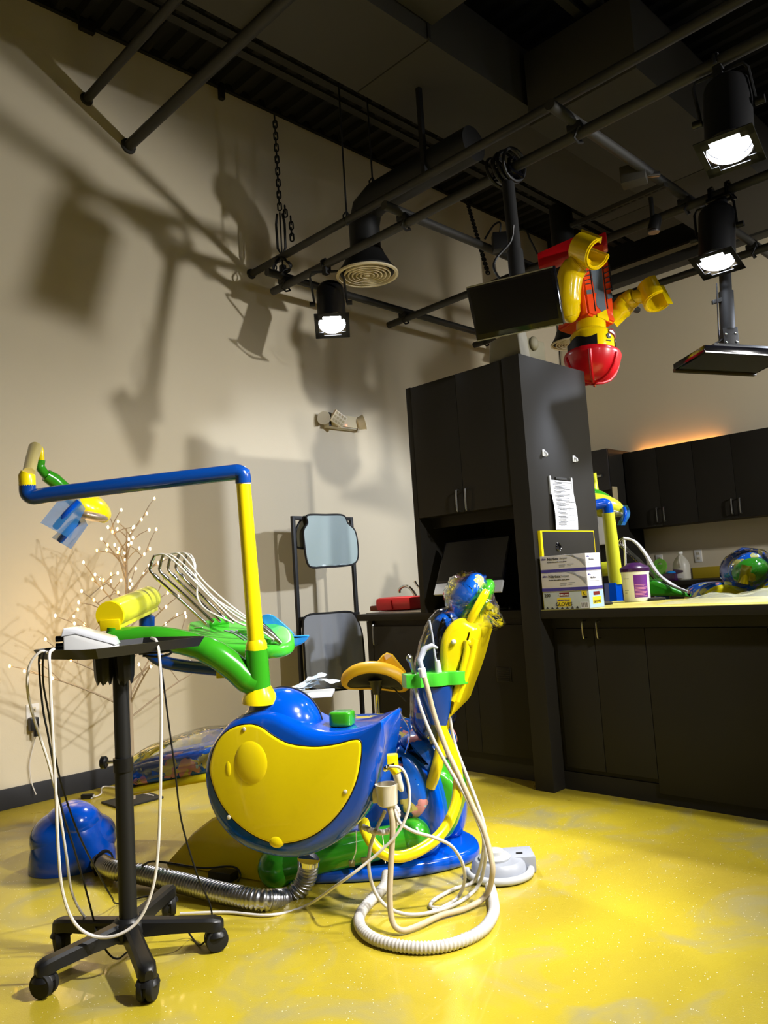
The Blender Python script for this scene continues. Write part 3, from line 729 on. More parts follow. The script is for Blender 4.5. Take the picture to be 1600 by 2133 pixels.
for k in range(6):
    a = k*PI/3+0.2; pts = []
    for r, h in ((0.172, 0.018), (0.167, 0.042), (0.147, 0.092), (0.112, 0.134), (0.062, 0.159), (0.01, 0.166)): pts.append(hel0+nd*h+(fd*math.cos(a)+sd2*math.sin(a))*r)
    part('helmet_rib', MB().tube(pts, 0.01, 8), 'red', hel)
part('hang_wire', MB().tube(crom([T(1196, 520, 0.0), T(1190, 548, -0.1), T(1170, 566, -0.04), T(1158, 600, 0.0)]), 0.004, 6), 'cable_black', tr)
part('hang_chain', MB().tube([T(1197, 520, -0.05), V((GX['b'], T(1200, 500, 0).y, GZ-0.02))], 0.008, 6), 'brass', tr)

# ================================================================== black cabinets
TX, TY0, TY1 = 3.42, 2.345, 3.19       # tall unit: front, right side, left side
BX = 3.51                              # fronts of the low units
CT = 0.92                              # worktop height
def handle(parent, x, y, z0, z1, m='steel', nrm=V((-1, 0, 0)), r=0.005, name='handle'):
    p = V((x, y, 0)); o = nrm*0.028
    part(name, MB().tube(crom([V((x, y, z1)), V((x, y, z1))+o*0.8, V((x, y, z1-0.012))+o, V((x, y, (z0+z1)/2))+o*1.05, V((x, y, z0+0.012))+o, V((x, y, z0))+o*0.8, V((x, y, z0))], 3), r, 8), m, parent)
t = thing('tall_cabinet', 'tall black cabinet with two upper doors and an open niche', 'cabinet', (3.75, 2.77, 0))
part('end_panel', MB().box(TX, 4.08, TY0, 2.46, 0, 2.28, 0.003), 'black_cab', t)
part('side_panel', MB().box(TX+0.01, 4.08, 3.15, TY1, CT, 2.28, 0.003), 'black_cab', t)
part('back_panel', MB().box(4.05, 4.08, 2.46, 3.15, CT, 2.28), 'black_cab', t)
part('carcass', MB().box(TX+0.035, 4.05, 2.46, 3.15, 1.485, 2.27), 'black_cab', t)
part('niche_valance', MB().box(TX+0.12, TX+0.14, 2.462, 3.148, 1.42, 1.484), 'black_cab', t)
ym = X(956, 900, TX+0.01).y
for y0, y1, hy in ((2.463, ym-0.0015, ym-0.035), (ym+0.0015, 3.148, ym+0.03)):
    d = part('door', MB().box(TX+0.008, TX+0.03, y0, y1, 1.482, 2.275, 0.002), 'black_cab', t)
    zc = X(962, 1042, TX).z; handle(d, TX+0.008, hy, zc-0.06, zc+0.06)
# things on the end panel
for px, py in ((1135, 943), (1198, 955)):
    p = Y(px, py, TY0-0.01); lab = 'white adhesive hook on the cabinet end, ' + ('left of the pair' if px < 1160 else 'right of the pair')
    h = thing('adhesive_hook', lab, 'hook', tuple(p), 'white hooks on the cabinet end panel')
    part('base_plate', MB().box(p.x-0.013, p.x+0.013, TY0-0.007, TY0+0.0003, p.z-0.02, p.z+0.018, 0.003), 'white_gloss', h)
    part('hook_curl', MB().tube([p+V((0, 0.004, 0.006)), p+V((0, -0.012, -0.004)), p+V((0, -0.014, -0.014)), p+V((0, -0.006, -0.018))], 0.006, 8), 'white_gloss', h)
pc = [Y(px, py, TY0-0.012) for px, py in ((1147, 999), (1193, 1003), (1202, 1104), (1157, 1103))]
t = thing('paper_list', 'long white printed list hanging in clips on the cabinet end', 'paper', tuple(pc[3]))
x0, x1, z0, z1 = pc[0].x, pc[1].x, pc[3].z, pc[0].z
part('sheet', MB().grid([[V((x0+(x1-x0)*u, TY0-0.012-0.006*math.sin(v*5)-0.008*(1-v), z0+(z1-z0)*v)) for u in (0, 0.5, 1)] for v in [i/12 for i in range(13)]]), 'paper', t)
for k in range(34):
    v = 0.965-0.027*k; u0 = 0.12 if k % 3 else 0.2; wd = (0.75, 0.4, 0.55, 0.3, 0.62)[k % 5]
    if k > 20 and k % 2: part('print_line', MB().box(x0+(x1-x0)*0.6, x0+(x1-x0)*0.9, TY0-0.0215-0.006*math.sin(v*5)-0.008*(1-v)+0.0075, TY0-0.0212-0.006*math.sin(v*5)-0.008*(1-v)+0.0075, z0+(z1-z0)*v-0.0012, z0+(z1-z0)*v+0.0012), 'ink_light', t)
    part('print_line', MB().box(x0+(x1-x0)*u0, x0+(x1-x0)*(u0+(wd if k <= 20 else 0.35)), TY0-0.0215-0.006*math.sin(v*5)-0.008*(1-v)+0.0075, TY0-0.0212-0.006*math.sin(v*5)-0.008*(1-v)+0.0075, z0+(z1-z0)*v-0.0014, z0+(z1-z0)*v+0.0014), 'ink', t)
for xx in (x0+0.002, x1-0.004): part('clip', MB().box(xx-0.006, xx+0.008, TY0-0.01, TY0-0.0005, z1-0.08, z1+0.022, 0.002), 'grey_light', t)
part('clip_bar', MB().box(x0+0.06, x1-0.05, TY0-0.008, TY0-0.0005, z1+0.004, z1+0.018, 0.002), 'joist', t)
pa = [Y(px, py, TY0-0.018) for px, py in ((1128, 1105), (1237, 1106), (1240, 1160))]
t = thing('access_box', 'black flat box with a yellow edge and round cable hole', 'box', (pa[0].x, TY0-0.02, CT))
xa, xb, zt = pa[0].x, pa[1].x, pa[0].z
part('face_plate', MB().box(xa+0.006, xb-0.004, TY0-0.017, TY0-0.001, CT, zt-0.006, 0.002), 'black_cab', t)
part('edge_trim', MB().box(xa-0.012, xa+0.005, TY0-0.018, TY0-0.0005, CT, zt, 0.001), 'yellow', t)
part('edge_trim', MB().box(xa, xb, TY0-0.018, TY0-0.0005, zt-0.005, zt, 0.001), 'yellow', t)
part('edge_trim', MB().box(xb-0.003, xb, TY0-0.018, TY0-0.0005, CT, zt-0.004, 0.001), 'yellow', t)
pg = Y(1163, 1139, TY0-0.017)
part('grommet', MB().lathe(pg, [(0.02, 0), (0.024, 0.003), (0.02, 0.007), (0.012, 0.003)], axis=V((0, -1, 0))), 'black_gloss', t)

# low unit with the sink
yL = 3.75
yd = [X(990, 1355, BX).y, X(778, 1330, BX).y]
t = thing('sink_cabinet', 'black low cabinet under the sink beside the tall cabinet', 'cabinet', (3.8, 3.1, 0))
part('carcass', MB().box(BX+0.022, 4.08, 2.465, yL, 0.09, CT-0.045), 'black_cab', t)
part('toe_kick', MB().box(BX+0.05, 4.08, 2.465, yL-0.01, 0, 0.09), 'black_cab_edge', t)
part('end_panel', MB().box(BX, 4.08, yd[1]+0.004, yL, 0.0, CT-0.046, 0.002), 'black_cab', t)
zd = 0.80
yv = X(1035, 1400, BX).y
d = part('door', MB().box(BX, BX+0.02, 2.97, yd[1], 0.13, zd+0.04, 0.002), 'black_cab', t)
handle(d, BX, X(784, 1322, BX).y, X(784, 1342, BX).z, X(784, 1302, BX).z)
part('door', MB().box(BX, BX+0.02, yd[0]+0.0015, 2.967, 0.13, zd+0.04, 0.002), 'black_cab', t)
d = part('vent_panel', MB().box(BX, BX+0.02, 2.466, yd[0]-0.0015, 0.13, zd+0.04, 0.002), 'black_cab', t)
g0, g1 = X(1033, 1390, BX-0.004), X(1066, 1421, BX-0.004)
gr = part('vent_grille', MB().box(BX-0.004, BX-0.0005, g1.y, g0.y, g1.z, g0.z, 0.001), 'black_cab_edge', t)
for k in range(7):
    z = g1.z+(g0.z-g1.z)*(k+0.5)/7
    part('grille_slat', MB().box(BX-0.009, BX-0.0045, g1.y+0.008, g0.y-0.008, z-0.0035, z+0.0035, 0.001), 'black_cab', gr)
solo('sink_worktop', MB().box(BX-0.02, 4.1, 2.463, 3.82, CT-0.044, CT, 0.004), 'black_cab', 'black worktop of the sink cabinet', 'worktop')
# sink, tap, red tub
s0 = D(765, 1279, 5.02)
t = thing('steel_sink', 'stainless steel sink rim set in the black worktop', 'sink', (3.8, 3.5, CT))
part('rim', MB().box(3.55, 4.02, 3.24, 3.79, CT+0.0005, CT+0.006, 0.002), 'steel', t)
part('basin', MB().box(3.60, 3.97, 3.30, 3.72, CT+0.0065, CT+0.0085, 0.001), 'lead', t)
f0 = D(876, 1272, 4.9); f0 = V((3.95, f0.y, CT+0.007)); fy = X(873, 1230, 3.85).y
tp = lambda px, py: X(px, py, 3.86)
t = thing('sink_tap', 'chrome swan-neck tap over the red tub', 'tap', (3.86, tp(876, 1270).y, CT+0.007))
part('spout', MB().tube(crom([tp(877, 1272), tp(872, 1255), tp(863, 1236), tp(853, 1224), tp(845, 1221), tp(837, 1223), tp(832, 1229), tp(832, 1235)], 4), 0.011, 12), 'chrome', t)
part('base', MB().lathe(V((3.86, tp(876, 1270).y, CT+0.0065)), [(0.03, 0), (0.028, 0.012), (0.016, 0.02)]), 'chrome', t)
part('lever', MB().tube([tp(875, 1226), tp(868, 1218), tp(864, 1211)], [0.008, 0.007, 0.009], 10), 'chrome', t)
c0 = X(795, 1271, 3.72); c1 = X(868, 1270, 3.72); zt = X(830, 1243, 3.72).z
t = thing('red_tub', 'red plastic tub beside the tap at the sink', 'tub', (3.75, (c0.y+c1.y)/2, CT+0.008))
part('tub_body', MB().box(3.66, 3.84, c1.y, c0.y, CT+0.009, zt, 0.03), 'red_case', t)
part('grip_groove', MB().tube([(3.657, (c0.y+c1.y)/2, CT+0.02), (3.657, (c0.y+c1.y)/2+0.005, zt-0.02)], 0.006, 8), 'red_case', t)
c2 = X(783, 1272, 3.74)
solo('brown_cloth', MB().box(3.70, 3.80, c0.y+0.004, c2.y+0.02, CT+0.009, CT+0.045, 0.012), mat('brown_cloth', (116, 62, 50), 0.8), 'folded brown cloth beside the red tub', 'cloth')

# computer in the niche
psi, tau = -0.7845, 0.42
c = D(984, 1178, 4.42); a, b, n = screen_axes(psi, tau, 0)
W2, H2 = 0.48, 0.335
t = thing('desktop_computer', 'all-in-one computer with a silver chin in the cabinet niche', 'computer', (c.x, c.y, CT))
part('display', MB().obox(c+b*0.035, a, b, n, W2/2, H2/2-0.035, 0.008, 0.003), 'screen', t)
part('glass', MB().obox(c+b*0.035+n*0.0085, a, b, n, W2/2-0.012, H2/2-0.047, 0.0006), 'screen_grey' if False else 'screen', t)
part('chin', MB().obox(c-b*(H2/2-0.032), a, b, n, W2/2, 0.034, 0.008, 0.003), 'grey_light', t)
part('stand', MB().tube([c-n*0.012-b*0.05, c-n*0.07-b*0.1, V((c.x+0.1, c.y, CT+0.05)), V((c.x+0.09, c.y, CT+0.006))], [0.02, 0.03, 0.03, 0.03], 12), 'grey_light', t)
part('foot', MB().box(c.x+0.02, c.x+0.17, c.y-0.09, c.y+0.09, CT+0.0005, CT+0.008, 0.003), 'grey_light', t)
p = X(1072, 1252, 3.62)
t = thing('computer_mouse', 'black computer mouse with its cable in the niche corner', 'mouse', (3.62, p.y, CT))
part('mouse_shell', MB().ball(V((3.62, p.y, CT+0.001)), 0.055, 0.03, 0.032, v0=0.5), 'black_plastic', t)
part('cable', MB().tube(crom([V((3.67, p.y, CT+0.01)), V((3.8, p.y-0.02, CT+0.05)), V((3.86, p.y+0.02, CT+0.09)), V((3.95, p.y+0.1, CT+0.06))]), 0.003, 6), 'cable_black', t)
p = X(925, 1274, 3.55)
solo('keyboard', MB().box(3.50, 3.62, p.y-0.15, p.y+0.1, CT+0.001, CT+0.014, 0.004), 'grey_light', 'slim light keyboard at the front edge of the niche', 'keyboard')

# ------------------------------------------------------------------ peninsula
y1 = X(1234, 1282, BX).y; y2 = X(1339, 1278, BX).y; y3 = X(1598, 1300, BX).y
t = thing('peninsula_cabinet', 'long black peninsula cabinet right of the tall cabinet', 'cabinet', (3.8, 0.8, 0))
part('carcass', MB().box(BX+0.022, 4.08, -1.6, TY0-0.001, 0.09, CT-0.1), 'black_cab', t)
part('toe_kick', MB().box(BX+0.012, 4.08, -1.6, TY0-0.001, 0, 0.09), 'black_cab', t)
part('top_rail', MB().box(BX+0.005, 4.08, -1.6, TY0-0.001, CT-0.1, CT-0.046), 'black_cab', t)
for yy0, yy1, hy in ((y1+0.0015, TY0-0.03, y1+0.045), (y2+0.0015, y1-0.0015, y1-0.035)):
    d = part('door', MB().box(BX, BX+0.02, yy0, yy1, 0.115, CT-0.103, 0.002), 'black_cab', t)
    handle(d, BX, hy, X(1230, 1329, BX).z, X(1230, 1293, BX).z)
part('door', MB().box(BX, BX+0.02, y3+0.002, y2-0.0015, 0.05, CT-0.103, 0.002), 'black_cab', t)
part('door', MB().box(BX, BX+0.02, -1.6, y3-0.002, 0.05, CT-0.103, 0.002), 'black_cab', t)
t = thing('peninsula_worktop', 'yellow topped worktop with black edge on the peninsula', 'worktop', (3.8, 0.8, CT-0.04))
part('slab', MB().box(3.425, 4.2, -1.62, TY0-0.001, CT-0.044, CT-0.002, 0.003), 'black_cab', t)
part('laminate', MB().box(3.43, 4.19, -1.61, TY0-0.002, CT-0.0019, CT), 'counter_yellow', t)

# ================================================================== things on the peninsula
XB = 3.434
ya = TY0-0.021; yc = X(1229, 1262, XB).y; xe = Y(1263, 1256, yc).x
xe = min(max(xe, XB+0.10), XB+0.14)
AY = V((0, -1, 0)); AX = V((1, 0, 0)); FN = V((-1, 0, 0))
def glove_box(z0, h, label, kind, dy=0.0, dx=0.0):
    xa, ys, ye = XB+dx, ya+dy, yc+dy
    t = thing('glove_box', label, 'box', (xa+0.06, (ys+ye)/2, z0), 'glove boxes stacked on the worktop')
    L = ys-ye
    part('carton', MB().box(xa, xe+dx, ye, ys, z0, z0+h-0.001, 0.0015), 'glove_box' if kind else 'box_grey', t)
    # end face print
    part('end_label', MB().box(xa+0.004, xe+dx-0.004, ye-0.0006, ye, z0+0.004, z0+h-0.005), 'glove_box_blue' if kind else 'box_white', t)
    P = lambda u, v, lift=0.0008: V((xa-lift, ys-L*u, z0+h*v))
    E = lambda u, v, lift=0.0012: V((xa+(xe+dx-xa)*u, ye-lift, z0+h*v))
    if kind:
        part('yellow_badge', MB().box(xa-0.0012, xa-0.0002, ys-L*0.61, ys-L*0.31, z0+h*0.15, z0+h*0.62), 'label_yellow', t)
        text('print_gloves', 'GLOVES', h*0.30, P(0.455, 0.18, 0.002), AY, UP, 'black', t, align='CENTER')
        text('print_small', 'NITRILE EXAM', h*0.12, P(0.455, 0.46, 0.002), AY, UP, 'purple', t, align='CENTER')
        part('red_badge', MB().box(xa-0.0012, xa-0.0002, ys-L*0.58, ys-L*0.37, z0+h*0.70, z0+h*0.92), 'label_red', t)
        text('print_brand', 'KIRKLAND', h*0.13, P(0.475, 0.76, 0.002), AY, UP, 'white', t, align='CENTER')
        text('print_count', '200', h*0.27, P(0.03, 0.7, 0.0012), AY, UP, 'black', t)
        part('yellow_tab', MB().box(xa-0.001, xa-0.0002, ys-L*0.96, ys-L*0.85, z0+h*0.72, z0+h*0.98), 'label_yellow', t)
        text('print_size', 'L', h*0.24, P(0.89, 0.76, 0.002), AY, UP, 'black', t)
        part('black_tab', MB().box(xa-0.001, xa-0.0002, ys-L*0.96, ys-L*0.86, z0+h*0.6, z0+h*0.7), 'black', t)
        for k in range(7):
            part('icon', MB().box(xa-0.001, xa-0.0002, ys-L*(0.05+0.11*k+0.055), ys-L*(0.05+0.11*k), z0+h*0.03, z0+h*0.07), 'black', t)
            part('icon', MB().box(xa-0.001, xa-0.0002, ys-L*(0.05+0.11*k+0.04), ys-L*(0.05+0.11*k+0.015), z0+h*0.08, z0+h*0.14), 'ink', t)
        part('barcode_field', MB().box(xa-0.001, xa-0.0002, ys-L*0.98, ys-L*0.81, z0+h*0.04, z0+h*0.36), 'box_white', t)
        for k in range(8): part('barcode_bar', MB().box(xa-0.0016, xa-0.001, ys-L*(0.83+0.018*k+(0.008, 0.005)[k % 2]), ys-L*(0.83+0.018*k), z0+h*0.08, z0+h*0.34), 'ink', t)
        part('end_badge', MB().box(xa+0.032, xe+dx-0.03, ye-0.0012, ye-0.0006, z0+h*0.22, z0+h*0.62), 'label_yellow', t)
        text('print_gloves', 'GLOVES', h*0.22, E(0.5, 0.28, 0.002), AX, UP, 'black', t, align='CENTER')
        part('end_red_badge', MB().box(xa+0.042, xe+dx-0.04, ye-0.0012, ye-0.0006, z0+h*0.70, z0+h*0.9), 'label_red', t)
    else:
        part('purple_band', MB().box(xa-0.0008, xa, ye, ys, z0+0.002, z0+h*0.19), 'purple', t)
        part('purple_band', MB().box(xa, xe+dx, ye-0.0012, ye-0.0005, z0+0.002, z0+h*0.19), 'purple', t)
        text('print_brand', 'ultra', h*0.17, P(0.03, 0.76, 0.0012), AY, UP, 'purple', t)
        text('print_name', 'Nitrilex', h*0.24, P(0.165, 0.72, 0.0012), AY, UP, 'ink', t)
        text('print_name', 'Surpass', h*0.16, P(0.45, 0.75, 0.0012), AY, UP, 'ink_light', t)
        text('print_line', 'Powder free nitrile exam gloves', h*0.1, P(0.165, 0.58, 0.0012), AY, UP, 'ink', t)
        for k, (u, v, w) in enumerate(((0.42, 0.4, 0.14), (0.6, 0.42, 0.14), (0.42, 0.3, 0.12), (0.6, 0.33, 0.08))):
            part('print_rule', MB().box(xa-0.0012, xa-0.0002, ys-L*(u+w), ys-L*u, z0+h*v, z0+h*(v+0.035)), 'ink_light', t)
        for k in range(6):
            part('print_swoosh', MB().tube(crom([P(0.58+0.03*k, 0.98), P(0.8+0.02*k, 0.8-0.05*k), P(0.985, 0.62-0.07*k)], 5), 0.0007, 4), 'ink_light', t)
        text('print_brand', 'ultra', h*0.15, E(0.06, 0.76), AX, UP, 'purple', t)
        text('print_name', 'Nitrilex', h*0.17, E(0.2, 0.58), AX, UP, 'ink', t)
        part('print_rule', MB().box(xa+0.02, xe+dx-0.03, ye-0.0012, ye-0.0006, z0+h*0.45, z0+h*0.48), 'ink_light', t)
zA = CT+0.001; hA, hB, hC = 0.09, 0.096, 0.088
glove_box(zA, hA, 'grey glove box with yellow badge, lowest of the stack', True)
glove_box(zA+hA, hB, 'white and purple glove box in the middle of the stack', False, 0.0, -0.004)
glove_box(zA+hA+hB, hC, 'white and purple glove box on top of the stack', False, 0.002, 0.0)
# wipes tub
p = Z(1328, 1251, CT); c = D(1328, 1250, 4.35); c = V((c.x, c.y, CT+0.001))
rt = 0.074; ht = 0.17
t = thing('wipes_tub', 'white wipes tub with a dark purple lid and purple label', 'tub', tuple(c))
tf = (CO-c); tf.z = 0; tf.normalize(); tsd = UP.cross(tf)
part('tub_body', MB().lathe(c, [(rt*0.9, 0), (rt*0.95, 0.005), (rt, ht*0.9), (rt*1.03, ht*0.92), (rt*1.03, ht)], n=36), 'white', t)
part('lid', MB().lathe(c, [(rt*1.08, ht-0.006), (rt*1.09, ht+0.012), (rt*0.98, ht+0.022), (rt*0.7, ht+0.03), (rt*0.5, ht+0.042), (0.001, ht+0.044)], n=36), 'purple_lid', t)
def wrap(a0, a1, v0, v1, lift=1.006): return [[c + (tf*math.cos(a)+tsd*math.sin(a))*(rt*(0.95+0.05*v)*lift) + UP*(ht*v) for a in [a0+(a1-a0)*i/10 for i in range(11)]] for v in (v0, (v0+v1)/2, v1)]
part('purple_label', MB().grid(wrap(-0.16, 0.95, 0.13, 0.86)), 'purple_label', t)
for k in range(9): part('label_print', MB().grid(wrap(-0.1, (0.85, 0.6, 0.75)[k % 3], 0.17+0.045*k, 0.17+0.045*k+0.014, 1.01)), 'pink', t)
for v, w in ((0.74, 0.5), (0.36, 0.4), (0.28, 0.25)): part('side_print', MB().grid(wrap(-1.0, -1.0+w, v, v+0.02, 1.01)), 'ink_light', t)
# two shallow black dishes
for px, py, lab in ((1256, 1256, 'shallow black dish lying in front of the blue post'), (1366, 1248, 'shallow black dish lying right of the wipes tub')):
    q = D(px, py, 4.15 if px < 1300 else 4.3); q = V((q.x, q.y, CT+0.001)); t = thing('black_dish', lab, 'dish', tuple(q))
    part('dish_body', MB().obox(q+UP*0.008, R0, F0, UP, 0.045, 0.03, 0.007, 0.004), 'black_plastic', t)
    part('dish_inlay', MB().obox(q+UP*0.0155, R0, F0, UP, 0.036, 0.022, 0.0008), 'lead', t)
# crumpled plastic bag
q0 = V((3.62, 1.66, CT)); rr = random.Random(11); rows = []
for i in range(22):
    row = []
    for j in range(16):
        u, v = i/21, j/15; e = min(u, 1-u, v, 1-v); x = 3.53+0.5*v+0.03*math.sin(u*9); y = 1.76-0.75*u+0.04*math.sin(v*7)
        row.append(V((x, y, CT+0.004+min(e*6, 1)*(0.012+0.034*u+0.012*rr.random()+0.01*math.sin(u*17+v*9)))))
    rows.append(row)
m_bag = mat('bag_film', (204, 214, 214), 0.18, coat=0.5, alpha=0.3, bump=0.6, bscale=30)
solo('plastic_bag', MB().grid(rows), 'bag_film', 'crumpled clear plastic bag lying flat on the peninsula worktop', 'bag')

# ================================================================== second dental station behind the peninsula
d2 = 5.15
def S(px, py, dd=0.0): return D(px, py, d2+dd)
fl = S(1280, 1250); fl.z = 0
t = thing('dental_lamp_post', 'yellow lamp post with green hood behind the peninsula', 'dental lamp', (fl.x, fl.y, 0))
part('base_column', MB().lathe(fl, [(0.14, 0), (0.14, 0.04), (0.09, 0.08), (0.06, S(1280, 1255).z-0.02), (0.058, S(1280, 1214).z)], n=8), 'blue', t)
part('post', MB().tube([S(1284, 1216), S(1267, 1068)], [0.047, 0.04], 20), 'yellow_pale', t)
part('elbow', MB().tube(crom([S(1267, 1070), S(1265, 1055), S(1259, 1049), S(1240, 1052), S(1215, 1058)], 4), 0.036, 16), 'blue', t)
hood = part('hood', MB().ball(S(1248, 1052, 0.12), 0.17, 0.13, 0.075, ax=(R0*0.95-UP*0.3).normalized(), ay=F0, az=(UP*0.95+R0*0.3).normalized()), 'yellow_pale', t)
part('lens_plate', MB().ball(S(1250, 1062, 0.12), 0.155, 0.12, 0.03, ax=(R0*0.95-UP*0.3).normalized(), ay=F0, az=(UP*0.95+R0*0.3).normalized()), 'offwhite', hood)
part('hood_top', MB().ball(S(1240, 1034, 0.14), 0.14, 0.07, 0.05, ax=(R0*0.9-UP*0.42).normalized(), ay=F0, az=(UP*0.9+R0*0.42).normalized()), 'green', t)
part('swivel', MB().tube([S(1238, 1020, 0.14), S(1240, 1003, 0.14), S(1236, 986, 0.14)], [0.03, 0.014, 0.02], 12), 'yellow_pale', t)
mb = MB(); rows = [[S(1292+dx+6*math.sin(v*4), 1052+42*v, 0.05+0.03*math.sin(u*5+v*3)) for u, dx in ((0, -2), (0.5, 7), (1, 15))] for v in [i/8 for i in range(9)]]
part('film_sheet', mb.grid(rows), 'blue_film', t)
part('grip', MB().tube(crom([S(1300, 1058, 0.03), S(1302, 1070, 0.0), S(1298, 1086, 0.0)]), 0.014, 10), 'blue', t)
# whips and console
t = thing('instrument_console', 'green instrument console with chrome whips behind the peninsula', 'dental console', tuple(S(1390, 1230)))
cons = [S(1345, 1212), S(1370, 1208), S(1400, 1222), S(1440, 1238), S(1436, 1243), S(1400, 1242), S(1350, 1240)]
part('console_body', MB().slab(crom(cons, 4, True), -F0, 0.26, 0.02), 'green', t)
part('support_arm', MB().tube([S(1380, 1240, 0.12), S(1380, 1300, 0.14), S(1370, 1400, 0.15), V((S(1370, 1400, 0.15).x, S(1370, 1400, 0.15).y, 0.02))], 0.05, 14), 'blue', t)
for k in range(4):
    dx = 4*k; dd = 0.05*k
    part('whip', MB().tube(crom([S(1362+dx, 1206+k*2, dd), S(1330+dx, 1172+k, dd), S(1298+dx, 1142+k, dd), S(1290+dx, 1134, dd), S(1291+dx, 1126, dd), S(1298+dx, 1121, dd)], 4), 0.006, 8), 'chrome', t)
    if k < 3: part('instrument_cord', MB().tube(crom([S(1298+dx, 1121, dd), S(1318+dx, 1126+k*2, dd), S(1340+dx, 1150+3*k, dd), S(1365+dx, 1190+3*k, dd), S(1395+dx, 1216+k, dd), S(1432, 1232+k, dd-0.06)], 5), 0.008, 8), 'cable_white', t)
part('instrument_cord', MB().tube(crom([S(1300, 1125), S(1302, 1150), S(1303, 1185)]), 0.008, 8), 'cable_white', t)
part('arm_pad', MB().cyl(S(1252, 1186, 0.3), S(1292, 1182, 0.25), 0.05), 'yellow_pale', t)
# second chair: back shell, headrest in a bag
t = thing('dental_chair', 'reclined yellow and green dental chair behind the peninsula', 'dental chair', tuple((lambda p: (p.x, p.y, 0))(S(1530, 1220))))
sh = [S(1472, 1238, 0.1), S(1492, 1222, 0.1), S(1520, 1218, 0.1), S(1560, 1226, 0.1), S(1600, 1220, 0.1), S(1650, 1215, 0.1), S(1660, 1240, 0.1), S(1560, 1256, 0.1), S(1480, 1256, 0.1)]
part('back_shell', MB().slab(crom(sh, 4, True), -F0, 0.4, 0.03), 'yellow', t)
cu = [S(1458, 1238, 0.14), S(1480, 1218, 0.14), S(1520, 1211, 0.14), S(1560, 1216, 0.14), S(1650, 1206, 0.14), S(1660, 1230, 0.14), S(1560, 1240, 0.14), S(1470, 1246, 0.14)]
part('back_cushion', MB().slab(crom(cu, 4, True), -F0, 0.34, 0.03), 'print_vinyl', t)
hd = part('headrest', MB().ball(S(1562, 1188, 0.1), 0.12, 0.12, 0.085, ax=(R0+UP*0.35).normalized(), ay=F0, az=(UP-R0*0.35).normalized()), 'green', t)
part('head_cushion', MB().ball(S(1552, 1178, 0.16), 0.12, 0.11, 0.08, ax=(R0+UP*0.5).normalized(), ay=F0, az=(UP-R0*0.5).normalized()), 'print_vinyl', t)
part('strap', MB().tube([S(1556, 1178, -0.03), S(1548, 1216, -0.03)], 0.033, 12), 'yellow', t)
part('knob', MB().cyl(S(1564, 1202, -0.06), S(1566, 1203, -0.02), 0.028), 'yellow', t)
rr = random.Random(4)
mb = MB(); mb.ball(S(1556, 1186, 0.08), 0.18, 0.17, 0.14, ax=(R0+UP*0.4).normalized(), ay=F0, az=(UP-R0*0.4).normalized(), nu=20, nv=12)
for v in mb.bm.verts: v.co += V((rr.uniform(-1, 1), rr.uniform(-1, 1), rr.uniform(-1, 1)))*0.009
part('plastic_cover', mb, 'clear_film', t, sharp=180)
b0 = S(1540, 1260, 0.3)
part('pedestal', MB().box(b0.x-0.2, b0.x+0.2, b0.y-0.2, b0.y+0.2, 0, b0.z, 0.04), 'blue', t)

# ================================================================== right wall run
UXF = 7.37
ub = [X(px, py, UXF).y for px, py in ((1297, 944), (1365, 933), (1439, 920), (1520, 905), (1600, 891))]; ub += [ub[-1]-0.36, ub[-1]-0.72]
UZ0, UZ1 = 1.505, 2.285
names = ['leftmost black upper cabinet pair on the right wall', 'second black upper cabinet pair from the corner', 'black upper cabinet pair cut by the photo edge']
for k in range(3):
    ya_, yb_, yc_ = ub[2*k], ub[2*k+1], ub[2*k+2]
    t = thing('upper_cabinet', names[k], 'cabinet', (7.5, yb_, UZ0), 'upper cabinets on the right wall')
    part('carcass', MB().box(UXF+0.022, WX-0.001, yc_+0.001, ya_-0.001, UZ0, UZ1), 'black_cab', t)
    for y0, y1, hy in ((yb_+0.0015, ya_-0.002, yb_+0.04), (yc_+0.002, yb_-0.0015, yb_-0.035)):
        d = part('door', MB().box(UXF, UXF+0.02, y0, y1, UZ0, UZ1, 0.002), 'black_cab', t); handle(d, UXF, hy, UZ0+0.04, UZ0+0.18, r=0.006)
XC = Y(1264, 940, ub[0]+0.01).x
t = thing('corner_cabinet', 'tall black corner unit with a grey door on the right wall', 'cabinet', (7.2, 4.2, 0))
part('carcass', MB().box(XC+0.022, WX-0.001, ub[0]+0.01, WY-0.001, 0, UZ1+0.03), 'black_cab', t)
zdo = Y(1268, 1019, ub[0]+0.01).z
dd = part('door', MB().box(XC, XC+0.02, ub[0]+0.012, WY-0.3, zdo, UZ1+0.03, 0.002), mat('door_grey', (46, 44, 46), 0.5), t)
kp = X(1246, 993, XC); part('bar_knob', MB().cyl(V((XC-0.03, kp.y+0.04, kp.z)), V((XC-0.03, kp.y-0.06, kp.z)), 0.014).cyl(V((XC, kp.y-0.04, kp.z)), V((XC-0.03, kp.y-0.04, kp.z)), 0.01), 'steel', dd)
kp = Y(1281, 1028, ub[0]+0.008); part('beige_tag', MB().box(kp.x-0.05, kp.x+0.05, ub[0]+0.002, ub[0]+0.0095, kp.z-0.07, kp.z+0.07, 0.003), 'tan_label', t)
kp = X(1252, 1100, XC-0.06)
t = thing('towel_dispenser', 'white paper towel dispenser on the corner unit', 'dispenser', (XC-0.06, kp.y, kp.z-0.17))
part('shell', MB().box(XC-0.13, XC-0.001, kp.y-0.07, kp.y+0.16, kp.z-0.17, kp.z+0.17, 0.02), 'white_gloss', t)
part('side_strip', MB().box(XC-0.125, XC-0.001, kp.y-0.10, kp.y-0.072, kp.z-0.17, kp.z+0.16, 0.006), 'alu', t)
